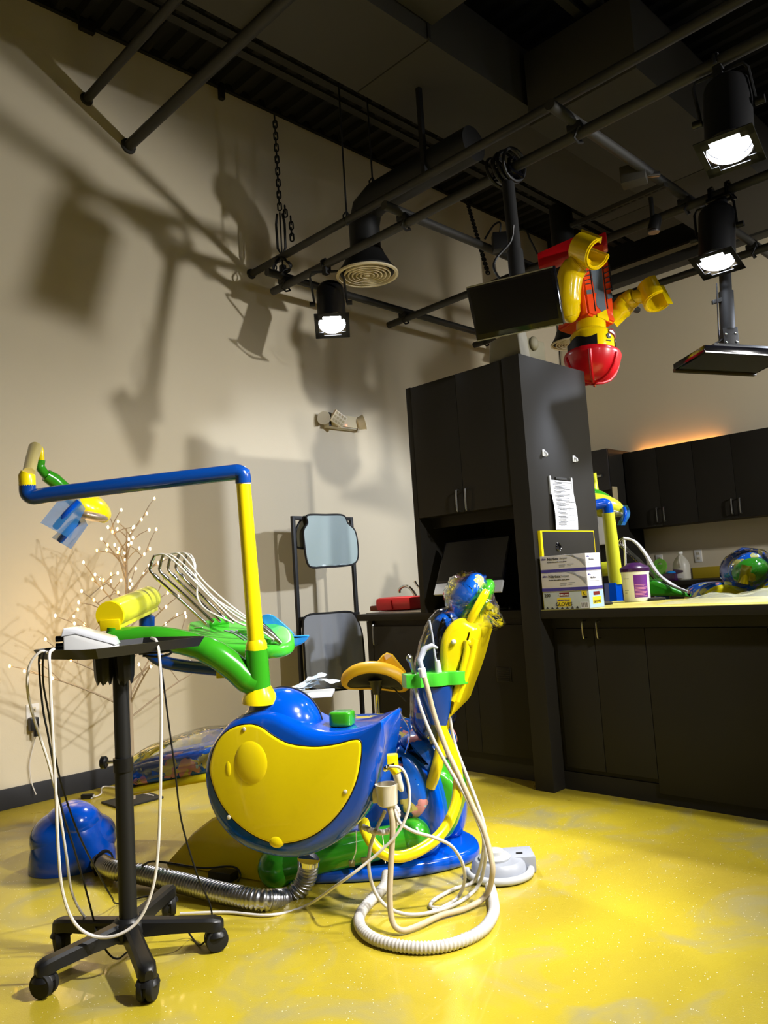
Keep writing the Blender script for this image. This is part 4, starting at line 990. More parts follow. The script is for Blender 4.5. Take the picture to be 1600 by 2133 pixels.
part('lever', MB().box(XC-0.14, XC-0.131, kp.y-0.02, kp.y+0.05, kp.z+0.04, kp.z+0.12, 0.004), 'grey_light', t)
CW = 0.965; CXF = 7.04
t = thing('wall_counter', 'black counter cabinet with worktop below the right upper cabinets', 'cabinet', (7.4, 2, 0))
part('carcass', MB().box(CXF+0.03, WX-0.02, -1.5, ub[0]+0.005, 0, CW-0.04), 'black_cab', t)
part('worktop', MB().box(CXF, WX-0.02, -1.5, ub[0]+0.008, CW-0.04, CW, 0.004), 'black_cab', t)
zs = X(1515, 1178, WX-0.02).z
solo('backsplash_panel', MB().box(WX-0.019, WX-0.001, -1.5, X(1443, 1180, WX).y, CW+0.001, zs, 0.002), 'backsplash', 'yellow backsplash strip along the right wall counter', 'backsplash')
solo('backsplash_panel', MB().box(WX-0.019, WX-0.001, X(1443, 1180, WX).y+0.35, ub[0], CW+0.001, zs, 0.002), 'backsplash', 'short yellow backsplash strip behind the white jug', 'backsplash')
def outlet(name, label, c, axn, ay_, n):
    t = thing(name, label, 'outlet', tuple(c))
    part('plate', MB().obox(c+n*0.003, ay_, UP, n, 0.037, 0.06, 0.003, 0.002), 'white', t)
    for s in (-1, 1):
        sk = part('socket', MB().obox(c+n*0.0065+UP*(s*0.024), ay_, UP, n, 0.017, 0.015, 0.0012, 0.001), 'offwhite', t)
        for q in (-1, 1): part('slot', MB().obox(c+n*0.008+UP*(s*0.024+0.002)+ay_*(q*0.006), ay_, UP, n, 0.0016, 0.005, 0.0006), 'black', sk)
    return t
outlet('wall_outlet', 'white double outlet on the right wall beside the jug', X(1455, 1158, WX), None, V((0, -1, 0)), V((-1, 0, 0)))
outlet('wall_outlet', 'white double outlet half hidden behind the green rack', X(1374, 1168, WX), None, V((0, -1, 0)), V((-1, 0, 0)))
# jug
p = X(1422, 1205, 7.3); c = V((7.3, p.y, CW+0.001)); k = 0.30*0.86
t = thing('plastic_jug', 'translucent white gallon jug with a dark label on the counter', 'jug', tuple(c))
part('jug_body', MB().lathe(c, [(0.07, 0), (0.078, 0.01), (0.078, 0.13), (0.07, 0.17), (0.045, 0.21), (0.022, 0.235), (0.02, 0.25)], n=24), 'jug', t)
part('cap', MB().lathe(c, [(0.024, 0.25), (0.024, 0.268), (0.02, 0.27)], n=18), 'white', t)
part('jug_handle', MB().tube(crom([c+V((-0.07, -0.02, 0.12)), c+V((-0.1, -0.03, 0.17)), c+V((-0.06, -0.015, 0.22))]), 0.013, 10), 'jug', t)
part('jug_label', MB().slab([c+V((-0.081, 0.05, 0.11)), c+V((-0.081, -0.05, 0.09)), c+V((-0.081, -0.05, 0.075)), c+V((-0.081, 0.05, 0.06))], V((-1, 0, 0)), 0.002, 0), 'purple_lid', t)
part('jug_label', MB().box(c.x-0.082, c.x-0.08, c.y-0.05, c.y+0.05, c.z+0.02, c.z+0.056), 'white', t)
# green rack
t = thing('green_rack', 'lime green plastic rack with round cut-out on the counter', 'rack', tuple(X(1365, 1200, 7.2)))
rc = X(1375, 1180, 7.2)
def ringp(name, c, r, r2): part(name, MB().lathe(c, [(r, 0), (r, 0.012), (r2, 0.012), (r2, 0)], axis=V((-1, 0.1, 0.2)).normalized(), n=24, cap=False), mat('lime', (110, 190, 60), 0.35) if 'lime' not in MATS else 'lime', t)
ringp('round_side', rc+V((0, 0, 0.0)), 0.075, 0.035)
part('shelf_plate', MB().box(7.15, 7.3, rc.y-0.07, rc.y+0.22, CW+0.001, CW+0.03, 0.006), 'lime', t)
part('back_plate', MB().box(7.25, 7.27, rc.y-0.02, rc.y+0.2, CW+0.03, rc.z+0.02, 0.006), 'lime', t)
p = X(1398, 1192, 7.22)
t = thing('tissue_carton', 'small dark carton with blue tissue beside the jug', 'carton', (7.22, p.y, CW))
part('carton', MB().box(7.16, 7.28, p.y-0.06, p.y+0.06, CW+0.001, CW+0.07, 0.003), 'purple_lid', t)
part('tissue', MB().ball(V((7.22, p.y, CW+0.075)), 0.05, 0.05, 0.02, nu=10, nv=6), 'blue_light', t)

t = thing('strip_lamp', 'warm strip lamp lying on top of the right upper cabinets', 'lamp', (7.55, 3.3, UZ1))
part('lamp_tube', MB().cyl((7.63, 3.86, UZ1+0.013), (7.63, 3.0, UZ1+0.013), 0.008), mat('warm_tube', (255, 200, 130), 0.4, emit=(255, 170, 80), es=LP_STRIP), t)
part('lamp_tray', MB().box(7.60, 7.66, 2.98, 3.87, UZ1+0.0005, UZ1+0.005), 'black_metal', t)

# ================================================================== left wall things
# emergency light
e0, e1 = Y(670, 862, WY), Y(731, 899, WY)
t = thing('emergency_light', 'cream emergency light with two heads on the left wall', 'emergency light', (e0.x, WY, e1.z))
part('housing', MB().box(e0.x+0.01, e1.x, WY-0.075, WY-0.001, e1.z, e0.z, 0.012), 'offwhite', t)
part('front_cover', MB().box(e0.x+0.03, e1.x-0.005, WY-0.088, WY-0.076, e1.z+0.01, e0.z-0.01, 0.006), 'cream', t)
hc = V((e0.x+0.07, WY-0.12, (e0.z+e1.z)/2)); hn = V((-0.25, -0.95, -0.2)).normalized(); ha = hn.cross(V((0.5, 0, 0.86))).normalized(); hb = hn.cross(ha)
hd = part('lamp_head', MB().obox(hc, ha, hb, hn, 0.062, 0.05, 0.016, 0.006), 'cream', t)
for i in range(4):
    for j in range(3): part('led_cell', MB().obox(hc+hn*0.0165+ha*((i-1.5)*0.028)+hb*((j-1)*0.03), ha, hb, hn, 0.009, 0.009, 0.001), 'tan_label', hd)
part('head_stem', MB().cyl(hc, hc+V((0.02, 0.05, 0)), 0.018), 'cream', t)
hr = V((e1.x+0.02, WY-0.07, (e0.z+e1.z)/2-0.005))
part('lamp_head', MB().lathe(hr, [(0.02, -0.02), (0.05, 0.0), (0.062, 0.05), (0.066, 0.055), (0.058, 0.05)], axis=V((0.75, -0.6, 0.25)).normalized(), n=24), 'cream', t)
part('side_reflector', MB().lathe(V((e0.x-0.005, WY-0.05, (e0.z+e1.z)/2)), [(0.02, 0.0), (0.045, 0.015), (0.055, 0.05)], axis=V((-0.8, -0.5, 0.1)).normalized(), n=20), 'offwhite', t)
part('indicator', MB().ball(V((e0.x+0.18, WY-0.09, e1.z+0.02)), 0.006, nu=8, nv=6), 'led_red', t)
part('dark_gasket', MB().box(e0.x+0.006, e0.x+0.028, WY-0.08, WY-0.0765, e1.z+0.002, e0.z-0.002, 0.001), 'baseboard', t)
# second one on the tall cabinet
q = V((TX+0.07, 2.46, 2.281))
t = thing('emergency_light', 'grey emergency light standing on top of the tall cabinet', 'emergency light', tuple(q))
part('housing', MB().slab([V((TX+0.03, 2.35+0.215, 2.281)), V((TX+0.03, 2.35+0.20, 2.40)), V((TX+0.03, 2.375, 2.435)), V((TX+0.03, 2.36, 2.42)), V((TX+0.03, 2.35, 2.281))], V((-1, 0, 0)), 0.09, 0.01), 'grey_dim', t)
for y in (2.40, 2.48): part('lens_bar', MB().box(TX+0.035, TX+0.1, y-0.032, y+0.032, 2.425+ (0 if y < 2.45 else -0.012), 2.437+(0 if y < 2.45 else -0.012), 0.003), 'offwhite', t)
part('side_bracket', MB().box(TX+0.125, TX+0.30, 2.37, 2.39, 2.281, 2.40, 0.006), 'apron_back', t)
part('side_lamp', MB().ball(V((TX+0.18, 2.36, 2.37)), 0.035, 0.02, 0.04), 'apron_back', t)

# outlet with plug and adapter, hairline cord
oc = Y(71, 1500, WY); ot = outlet('wall_outlet', 'white outlet low on the left wall with a black plug', Y(68, 1488, WY), None, V((1, 0, 0)), V((0, -1, 0)))
pc_ = Y(72, 1505, WY-0.03)
t = thing('plug_adapter', 'black plug adapter in the left wall outlet', 'plug', tuple(pc_))
part('adapter_body', MB().box(pc_.x-0.03, pc_.x+0.02, WY-0.05, WY-0.009, pc_.z-0.045, pc_.z+0.03, 0.008), 'black_plastic', t)
part('plug_body', MB().cyl(pc_+V((0.0, -0.02, -0.04)), pc_+V((0.0, -0.02, -0.075)), 0.014), 'black_plastic', t)
part('thin_cord', MB().tube(crom([pc_+V((0, -0.02, -0.07)), Y(72, 1545, WY-0.02), Y(62, 1590, WY-0.02), Y(66, 1630, WY-0.02), Y(75, 1655, WY-0.05)]), 0.003, 6), 'cable_white', t)

# lighted twig tree
tb_ = Z(240, 1644, 0); tb_ = V((tb_.x-0.07, 4.22, 0)); TH = Y(243, 1100, tb_.y).z
t = thing('twig_tree', 'bare white twig tree with warm fairy lights by the left wall', 'light tree', tuple(tb_))
part('base_plate', MB().box(tb_.x-0.13, tb_.x+0.13, tb_.y-0.11, tb_.y+0.11, 0, 0.012, 0.003), 'black_metal', t)
part('trunk', MB().tube([tb_, tb_+V((0.005, 0, TH*0.3)), tb_+V((0, 0, TH*0.6)), tb_+V((0.012, 0, TH*0.85)), tb_+V((0.02, 0, TH))], [0.017, 0.014, 0.011, 0.007, 0.003], 10), 'bark', t)
rr = random.Random(21); lights = []; warm = []
NB = 27
for k in range(NB):
    h = TH*(0.30+0.66*k/NB); az = k*2.399+rr.uniform(-0.3, 0.3); ln = (0.68-0.44*(k/NB))*rr.uniform(0.75, 1.15)
    dr = V((math.cos(az), 0.55*math.sin(az), 0)); p0 = tb_+V((0.008, 0, h)); pts = [p0]
    el = 0.55+0.5*(k/NB); bend = rr.uniform(-0.3, 0.3); mb = MB()
    for j in range(1, 7):
        s = ln*j/6; q = p0+dr*(s*math.cos(el))+UP*(s*math.sin(el)*(1-0.25*j/6))+V((-dr.y, dr.x, 0))*(bend*s*0.3)
        if q.y > WY-0.05: q.y = WY-0.05
        pts.append(q)
    mb.tube(pts, [0.006, 0.0055, 0.005, 0.0045, 0.004, 0.003, 0.002], 6)
    for j in (3, 4, 5):
        if rr.random() < 0.6:
            sd_ = V((rr.uniform(-1, 1), rr.uniform(-0.6, 0.4), rr.uniform(0.2, 1))).normalized(); e = pts[j]+sd_*rr.uniform(0.08, 0.18)
            if e.y > WY-0.05: e.y = WY-0.05
            mb.tube([pts[j], (pts[j]+e)/2+V((0, 0, 0.008)), e], [0.0035, 0.003, 0.002], 5); lights.append(e)
    part('branch', mb, 'bark', t); lights += [pts[-1], pts[-2].lerp(pts[-3], 0.5)]
mb = MB(); mw_ = MB()
for i, p in enumerate(lights):
    m = mw_ if (p.x < tb_.x-0.05 and i % 3 == 0) else mb
    m.ball(p+V((0, -0.006, 0)), 0.0065, 0.0065, 0.010, nu=6, nv=4)
for m, mm in ((mb, 'fairy'), (mw_, 'fairy_warm')):
    o = part('fairy_lights', m, mm, t); o['kind'] = 'stuff'
for off, pw in ((V((-0.28, 0.1, 0.9)), LP_TREE), (V((-0.3, 0.08, 1.15)), LP_TREE), (V((0.0, 0.05, 1.25)), LP_TREE*0.6), (V((-0.45, 0.05, 0.8)), LP_TREE*0.6)):
    ld = bpy.data.lights.new('fairy_glow', 'POINT'); ld.energy = pw; ld.color = (1, 0.68, 0.3); ld.shadow_soft_size = 0.12
    lo = bpy.data.objects.new('fairy_glow', ld); COL.objects.link(lo); lo.parent = t; lo.location = off
part('lead_wire', MB().tube(crom([tb_+V((0.1, -0.05, 0.014)), Z(222, 1638, 0.01), Z(210, 1654, 0.01), Z(196, 1660, 0.006), Z(190, 1663, 0.006)]), 0.004, 6), 'cable_white', t)
p = Z(182, 1664, 0); u = thing('cord_switch', 'small black cord switch lying on the floor by the wall', 'switch', tuple(p))
part('switch_body', MB().obox(p+UP*0.014, R0, F0, UP, 0.034, 0.014, 0.013, 0.005), 'black_plastic', u)
part('switch_end', MB().obox(p+UP*0.014+R0*0.037, R0, F0, UP, 0.005, 0.008, 0.007, 0.002), 'white', u)

# ------------------------------------------------------------------ apron rack
RY = 4.40
r0, r1 = Y(607, 1075, RY), Y(733, 1075, RY)
ztop = r0.z; xl, xr = r0.x+0.012, r1.x-0.012
t = thing('apron_rack', 'black metal rack holding two protective aprons', 'rack', ((xl+xr)/2, RY, 0))
for xx in (xl, xr):
    part('post', MB().box(xx-0.013, xx+0.013, RY-0.013, RY+0.013, 0.03, ztop, 0.002), 'black_metal', t)
    part('foot', MB().box(xx-0.015, xx+0.015, RY-0.2, RY+0.2, 0.0, 0.03, 0.003), 'black_metal', t)
zlow = Y(640, 1284, RY).z
part('top_bar', MB().box(xl, xr, RY-0.012, RY+0.012, ztop-0.026, ztop, 0.002), 'black_metal', t)
part('lower_bar', MB().box(xl, xr, RY-0.035, RY-0.013, zlow-0.024, zlow, 0.002), 'black_metal', t)
for xx in (xl, xr): part('gusset', MB().slab([V((xx, RY-0.014, zlow)), V((xx, RY-0.014, zlow-0.1)), V((xx+(0.06 if xx == xl else -0.06), RY-0.014, zlow))], V((0, -1, 0)), 0.01, 0), 'black_metal', t)
part('brace', MB().tube([(xl, RY, zlow-0.4), (xl+0.08, RY+0.1, 0.02)], 0.009, 8), 'black_metal', t)
def apron(name, label, pts, y, m, fold, drape):
    t = thing(name, label, 'apron', tuple(pts[0])); o = crom(pts, 5, True); n = len(o)
    zs_ = [p.z for p in o]; zt, zb = max(zs_), min(zs_); rows = []
    NR, NC = 34, 26
    def span(z):
        xs = []
        for i in range(n):
            p, q = o[i], o[(i+1) % n]
            if (p.z-z)*(q.z-z) <= 0 and abs(p.z-q.z) > 1e-9: xs.append(p.x+(q.x-p.x)*(z-p.z)/(q.z-p.z))
        return min(xs), max(xs)
    def dy(x, z, u):
        f = (zt-z)/(zt-zb)
        return -0.016 - fold*f*(math.sin(x*drape+3*f)+0.5*math.sin(x*drape*2.3+1.7))*math.sin(PI*min(max(u, 0.0), 1.0))**0.3
    for i in range(NR+1):
        z = zt-1e-4-(zt-zb-2e-4)*i/NR; a, b = span(z)
        rows.append([V((a+(b-a)*j/NC, y+dy(a+(b-a)*j/NC, z, j/NC), z)) for j in range(NC+1)])
    mb = MB(); mb.grid(rows); bk = [[p+V((0, 0.008, 0)) for p in r] for r in rows]; mb.grid([r[::-1] for r in bk])
    part('panel', mb, m, t, sharp=80)
    ed = []
    for p in o:
        a, b = span(min(max(p.z, zb+2e-4), zt-2e-4)); u = 0.5 if b-a < 1e-6 else (p.x-a)/(b-a); ed.append(V((p.x, y+dy(p.x, p.z, u)+0.003, p.z)))
    part('piping', MB().tube(ed+[ed[0], ed[1]], 0.008, 6, cap=False), 'black', t)
    return t
ay = RY-0.022
A = lambda px, py: Y(px, py, ay)
ap = apron('protective_apron', 'pale mint apron draped over the top of the rack', [A(638, 1074), A(675, 1073), A(712, 1074), A(722, 1090), A(736, 1105), A(742, 1130), A(743, 1160), A(735, 1174), A(710, 1179), A(675, 1181), A(648, 1182), A(637, 1170), A(631, 1130), A(630, 1105), A(638, 1090)], ay, 'apron_mint', 0.004, 30)
B = lambda px, py: Y(px, py, RY+0.016)
apb = [B(628, 1082), B(640, 1080), B(705, 1080), B(715, 1100), B(712, 1135), B(690, 1142), B(625, 1142), B(617, 1130), B(617, 1103)]
part('rear_flap', MB().slab(crom(apb, 4, True), V((0, -1, 0)), 0.008, 0.002), 'apron_back', ap)
part('saddle', MB().box(A(640, 1074).x, A(712, 1074).x, ay-0.005, RY+0.03, ztop+0.001, ztop+0.007, 0.003), 'apron_mint', ap)
part('rear_piping', MB().tube(crom(apb, 4, True)+[apb[0]], 0.008, 6), 'black', ap)
a2y = RY-0.05; A = lambda px, py: Y(px, py, a2y)
ap2 = apron('protective_apron', 'large grey apron draped over the lower rack bar', [A(636, 1283), A(685, 1277), A(728, 1275), A(742, 1292), A(751, 1318), A(755, 1350), A(757, 1385), A(752, 1415), A(740, 1430), A(700, 1437), A(660, 1437), A(640, 1430), A(634, 1400), A(631, 1350), A(629, 1310)], a2y, 'apron_grey', 0.026, 40)
p = A(682, 1440)

# ================================================================== rolling stand with tray
hub = V((1.165, 2.405, 0))
cast = [V((0.905, 2.40, 0)), V((1.085, 2.135, 0)), V((1.375, 2.245, 0)), V((1.06, 2.66, 0)), V((1.42, 2.62, 0))]
hub = sum(cast, V((0, 0, 0)))/5
t = thing('rolling_stand', 'black rolling stand with a five-star base and tray on top', 'stand', (hub.x, hub.y, 0))
part('hub', MB().lathe(hub, [(0.03, 0.062), (0.05, 0.066), (0.055, 0.09), (0.05, 0.115), (0.033, 0.13), (0.03, 0.13)], n=20), 'black_plastic', t)
for cpt in cast:
    d = (cpt-hub); L = d.length; d.normalize(); s = d.cross(UP)
    mb = MB(); rows = []
    for f, w, zt_, zb in ((0.12, 0.026, 0.122, 0.072), (0.5, 0.025, 0.112, 0.072), (0.86, 0.026, 0.104, 0.068), (0.97, 0.028, 0.102, 0.064), (1.06, 0.022, 0.096, 0.062), (1.09, 0.012, 0.088, 0.064)):
        c = hub+d*(L*f); rows.append([c+s*w+UP*zb, c+s*(w*0.9)+UP*(zt_-0.008), c+s*(w*0.55)+UP*zt_, c-s*(w*0.55)+UP*zt_, c-s*(w*0.9)+UP*(zt_-0.008), c-s*w+UP*zb])
    mb.grid(rows, close_u=True); mb.poly(rows[-1]); mb.poly(rows[0])
    bmesh.ops.remove_doubles(mb.bm, verts=mb.bm.verts, dist=1e-6)
    part('base_arm', mb, 'black_plastic', t)
    sp = V((d.y, -d.x, 0)); a = math.atan2(d.y, d.x)+0.9+cpt.x*3; w = V((math.cos(a), math.sin(a), 0)); f2 = UP.cross(w)
    cs = part('caster', MB().lathe(cpt+UP*0.0355-w*0.024, [(0.022, 0.0), (0.033, 0.002), (0.035, 0.006), (0.035, 0.018), (0.028, 0.0205), (0.028, 0.0275), (0.035, 0.030), (0.035, 0.042), (0.033, 0.046), (0.022, 0.048)], axis=w, n=24), 'black_rubber', t)
    part('fork', MB().lathe(cpt+UP*0.033-w*0.022, [(0.037, 0.007), (0.038, 0.01), (0.038, 0.034), (0.037, 0.037)], axis=w, n=24, cap=False).cyl(cpt+UP*0.06, cpt+UP*0.072, 0.016), 'black_plastic', cs) if False else part('fork', MB().ball(cpt+UP*0.036, 0.036, 0.036, 0.036, v0=0.6, nv=6).cyl(cpt+UP*0.06, cpt+UP*0.074, 0.014), 'black_plastic', cs)
TZ = 0.945
part('lower_tube', MB().cyl(hub+UP*0.11, hub+UP*0.60, 0.0275, n=20), 'black_metal', t)
part('upper_tube', MB().cyl(hub+UP*0.60, hub+UP*(TZ-0.012), 0.0245, n=20), 'black_metal', t)
kz = V((hub.x, hub.y, 0.60))
part('collar', MB().cyl(kz-UP*0.03, kz+UP*0.012, 0.031), 'black_plastic', t)
kn = part('knob_screw', MB().cyl(kz-R0*0.03, kz-R0*0.055, 0.005), 'steel', t)
part('knob', MB().lathe(kz-R0*0.052, [(0.016, 0), (0.02, 0.004), (0.02, 0.016), (0.014, 0.02)], axis=-R0, n=12), 'black_plastic', kn)
TA = D(191, 1375, 2.26); e = (R0*0.6+F0*0.8).normalized(); TL = 0.40; g = UP.cross(e)
TA.z = TZ
corn = [(0.0, 0.03), (0.06, 0.0), (0.95, 0.0), (1.0, 0.03), (1.0, 0.26), (0.95, 0.29), (0.06, 0.29), (0.0, 0.26)]
tray = part('tray', MB().slab([TA+e*(TL*u)+g*v for u, v in corn], -UP, 0.006, 0.002), 'black_plastic', t)
mb = MB(); lo = [TA+e*(TL*u)+g*v for u, v in corn]; cc = sum(lo, V((0, 0, 0)))/8
rows = [[p for p in lo], [p+(p-cc).normalized()*0.02+UP*0.026 for p in lo], [p+(p-cc).normalized()*0.028+UP*0.026 for p in lo], [p+(p-cc).normalized()*0.008-UP*0.004 for p in lo]]
mb.grid(rows+[rows[0]], close_u=True); part('tray_rim', mb, 'black_plastic', tray)
part('tray_socket', MB().lathe(V((hub.x, hub.y, TZ-0.04)), [(0.03, 0), (0.036, 0.02), (0.06, 0.036), (0.06, 0.04)]), 'black_plastic', t)
for s in (-1, 1):
    cp = V((hub.x, hub.y, 0))+R0*(s*0.034-0.006)-F0*0.035; rows = []
    for z, r in ((TZ-0.004, 0.031), (TZ-0.02, 0.030), (TZ-0.075, 0.027), (TZ-0.095, 0.022)):
        rows.append([cp+UP*(z+(0.008*math.sin(i*2.1) if z < TZ-0.09 else 0))+(R0*math.cos(i*PI/9)+F0*math.sin(i*PI/9))*(r*(1+0.05*(-1)**i)) for i in range(18)])
    part('holder_cup', MB().grid(rows, close_u=True), 'black_plastic', t)
hk = D(330, 1362, 2.62)
part('cable_hook', MB().tube(crom([D(290, 1362, 2.55), D(325, 1360, 2.6), D(352, 1356, 2.65), D(354, 1362, 2.66), D(330, 1368, 2.6), D(298, 1366, 2.56)]), 0.004, 8), 'black_metal', t)
# white unit on the tray
TU = TZ+0.0005
u0 = TA+g*0.20+e*0.03; uw, ul = 0.12, 0.15; e, g = (R0*0.98+F0*0.2).normalized(), (F0*0.98-R0*0.2).normalized()
t = thing('scaler_unit', 'white wedge-shaped scaler unit with knobs on the tray', 'scaler', tuple(u0+UP*0.002))
sd = [u0, u0+e*ul, u0+e*ul+UP*0.018, u0+e*(ul*0.9)+UP*0.034, u0+e*(ul*0.25)+UP*0.070, u0+e*0.01+UP*0.074, u0+UP*0.066]
for p in sd: p.z += 0.002
part('casing', MB().slab(sd, -g, uw, 0.006), 'white', t)
part('lid', MB().slab([p+UP*0.004-g*0.002 for p in (sd[2]+e*0.004, sd[3]+e*0.008+UP*0.006, sd[4]+UP*0.01, sd[5]-e*0.008+UP*0.006, sd[6]-e*0.006-UP*0.012, sd[4]-UP*0.012)], -g, uw+0.004, 0.005), 'white_gloss', t)
for z in (0.03, 0.052): part('knob', MB().cyl(u0+UP*z+g*0.04-e*0.001, u0+UP*z+g*0.04-e*0.028, 0.009, n=14), 'black_plastic', t)
# cables of the stand
def cable(name, label, pts, r, m, zf=None):
    o = solo(name, MB().tube(crom(pts, 7), r, 8), m, label, 'cable'); return o
cable('white_cable', 'white cable hanging in a long loop in front of the stand', [D(316, 1329, 2.52), D(326, 1336, 2.45), D(332, 1370, 2.42), D(336, 1450, 2.4), D(335, 1600, 2.38), D(330, 1760, 2.36), D(318, 1850, 2.34), D(290, 1915, 2.32), D(245, 1948, 2.30), D(195, 1950, 2.30), D(155, 1922, 2.28), D(131, 1860, 2.27), D(122, 1780, 2.26), D(116, 1650, 2.26), D(108, 1500, 2.26), D(104, 1400, 2.27), D(103, 1362, 2.29), D(112, 1352, 2.34)], 0.0048, 'cable_white')
cable('white_cable', 'white cable bowing out to the left of the stand', [D(104, 1360, 2.36), D(84, 1358, 2.35), D(62, 1385, 2.34), D(57, 1430, 2.34), D(66, 1480, 2.36), D(85, 1540, 2.38), D(104, 1600, 2.4), D(122, 1680, 2.42), D(138, 1780, 2.45), D(150, 1860, 2.48), D(178, 1912, 2.5), D(200, 1922, 2.5)], 0.0042, 'cable_white')
cable('black_cable', 'thin black cable down the left side of the stand, ending at its base', [D(106, 1358, 2.38), D(84, 1362, 2.36), D(82, 1400, 2.36), D(90, 1480, 2.36), D(100, 1530, 2.36), D(116, 1620, 2.38), D(130, 1690, 2.4), D(155, 1770, 2.42), D(178, 1850, 2.44), D(196, 1920, 2.46), D(202, 1945, 2.42), D(225, 1985, 2.42), Z(245, 1997, 0.008), Z(265, 1983, 0.008)], 0.003, 'cable_black')
cable('black_cable', 'thin black cable slanting from the tray to the floor behind the pole', [D(112, 1356, 2.38), D(92, 1362, 2.35), D(90, 1420, 2.36), D(102, 1490, 2.38), D(112, 1560, 2.42), D(130, 1640, 2.48), D(165, 1740, 2.58), D(205, 1820, 2.7), D(232, 1868, 2.76), Z(246, 1882, 0.008), Z(300, 1868, 0.008), Z(345, 1864, 0.008)], 0.003, 'cable_black')
cable('black_cable', 'thin black cable falling from the right end of the tray', [D(314, 1330, 2.55), D(326, 1338, 2.5), D(336, 1390, 2.48), D(348, 1480, 2.48), D(364, 1600, 2.48), D(378, 1710, 2.48), D(410, 1820, 2.48), D(436, 1880, 2.5), D(442, 1912, 2.5), D(440, 1940, 2.46), Z(418, 1968, 0.008), Z(398, 1950, 0.008), D(380, 1922, 2.52), D(345, 1912, 2.52)], 0.003, 'cable_black')

# ================================================================== blue floor dome, silver hose, adapter
dc = D(152, 1790, 3.36); dc = V((dc.x, dc.y, 0))
t = thing('floor_dome', 'glossy blue lobed dome cover on the floor behind the stand', 'cover', tuple(dc))
mb = MB(); rows = []
for j in range(13):
    th = PI/2*j/12; row = []
    for i in range(48):
        a = 2*PI*i/48; rr_ = 0.175*(1+0.035*math.cos(3*a+0.5)*math.cos(th)); row.append(dc+(R0*math.cos(a)+F0*math.sin(a))*(rr_*math.cos(th))+UP*(0.262*math.sin(th)+0.001))
    rows.append(row)
mb.grid(rows, close_u=True); part('shell', mb, 'blue', t, sharp=80)
for ox, oz, r in ((0.02, 0.165, 0.11), (0.062, 0.10, 0.118), (-0.035, 0.12, 0.13)):
    part('lobe', MB().ball(dc+R0*ox-F0*0.02*(1 if ox < 0.05 else -1)+UP*oz, r, r, r*0.85, nu=28, nv=16), 'blue', t, sharp=80)
hp_ = D(222, 1800, 3.22)
part('hose_port', MB().lathe(hp_-R0*0.02+F0*0.01, [(0.05, 0), (0.055, 0.004), (0.05, 0.012), (0.042, 0.012)], axis=(R0-F0*0.5).normalized(), cap=False), 'black', t)
path = crom([D(208, 1797, 3.25), Z(240, 1812, 0.05), Z(300, 1822, 0.045), Z(380, 1840, 0.042), Z(470, 1862, 0.04), Z(545, 1874, 0.04), D(596, 1872, 2.82), D(625, 1850, 2.84), D(640, 1822, 2.84), D(643, 1790, 2.82)], 26)
mb = MB(); rs = []; acc = 0; dens = [path[0]]
tot = sum((path[i+1]-path[i]).length for i in range(len(path)-1)); N = 420; out = []; i = 0; seg = 0; cum = [0]
for k in range(len(path)-1): cum.append(cum[-1]+(path[k+1]-path[k]).length)
for k in range(N+1):
    s = tot*k/N
    while i < len(path)-2 and cum[i+1] < s: i += 1
    out.append(path[i].lerp(path[i+1], (s-cum[i])/max(cum[i+1]-cum[i], 1e-9))); rs.append(0.0345+0.0035*math.cos(k*2*PI/5))
t = thing('silver_hose', 'ribbed silver hose from the floor dome to the dental unit', 'hose', tuple(path[len(path)//2]))
part('ribbed_tube', mb.tube(out, rs, 16), 'alu', t, sharp=80)
part('clamp_band', MB().cyl(D(642, 1800, 2.82), D(643, 1790, 2.82), 0.041), 'chrome', t)
p = Z(448, 1832, 0); ad = (Z(500, 1838, 0)-Z(432, 1828, 0)).normalized(); sd_ = UP.cross(ad)
t = thing('power_adapter', 'black power adapter box on the floor beside the yellow base', 'adapter', tuple(p))
part('brick', MB().obox(Z(462, 1834, 0)+UP*0.018+sd_*0.01, ad, sd_, UP, 0.055, 0.026, 0.017, 0.004), 'black_plastic', t)
part('cord', MB().tube(crom([Z(496, 1836, 0.01), D(501, 1822, 2.95), D(492, 1808, 2.95), D(470, 1805, 2.95), D(420, 1808, 2.96), D(340, 1796, 3.0), D(310, 1796, 3.02), D(290, 1812, 3.04), Z(276, 1840, 0.008)]), 0.004, 6), 'cable_black', t)

# ================================================================== dental chair and unit
CA = (R0*0.966-F0*0.259).normalized()      # along the chair, towards the headrest
CN = (-F0*0.966-R0*0.259).normalized()     # sideways, towards the camera
U0 = D(600, 1650, 2.66)
def U(px, py, off=0.0): return PL(px, py, U0, CN) + CN*off
cb_ = D(760, 1800, 3.05)
ch = thing('dental_chair', 'blue and yellow children dental chair with its round unit in front', 'dental chair', (cb_.x, cb_.y, 0))
# --- floor base
fl_ = [Z(545, 1838, 0), Z(700, 1843, 0), Z(850, 1832, 0), Z(945, 1814, 0), Z(990, 1797, 0), Z(1001, 1782, 0), Z(985, 1762, 0), Z(930, 1745, 0), Z(800, 1735, 0), Z(560, 1770, 0)]
part('floor_plate', MB().slab([p+UP*0.055 for p in crom(fl_, 4, True)], UP, 0.055, 0.022), 'blue', ch)
y0_, y1_ = Z(345, 1800, 0), Z(545, 1838, 0); yn = (y1_-y0_).cross(UP).normalized()
if yn.dot(CO-y0_) < 0: yn = -yn
YB = lambda px, py: PL(px, py, y0_, yn)
part('base_cover', MB().slab([YB(345, 1800), YB(545, 1838), YB(548, 1690), YB(470, 1692), YB(438, 1706), YB(400, 1735)], yn, 0.34, 0.012), 'yellow', ch)
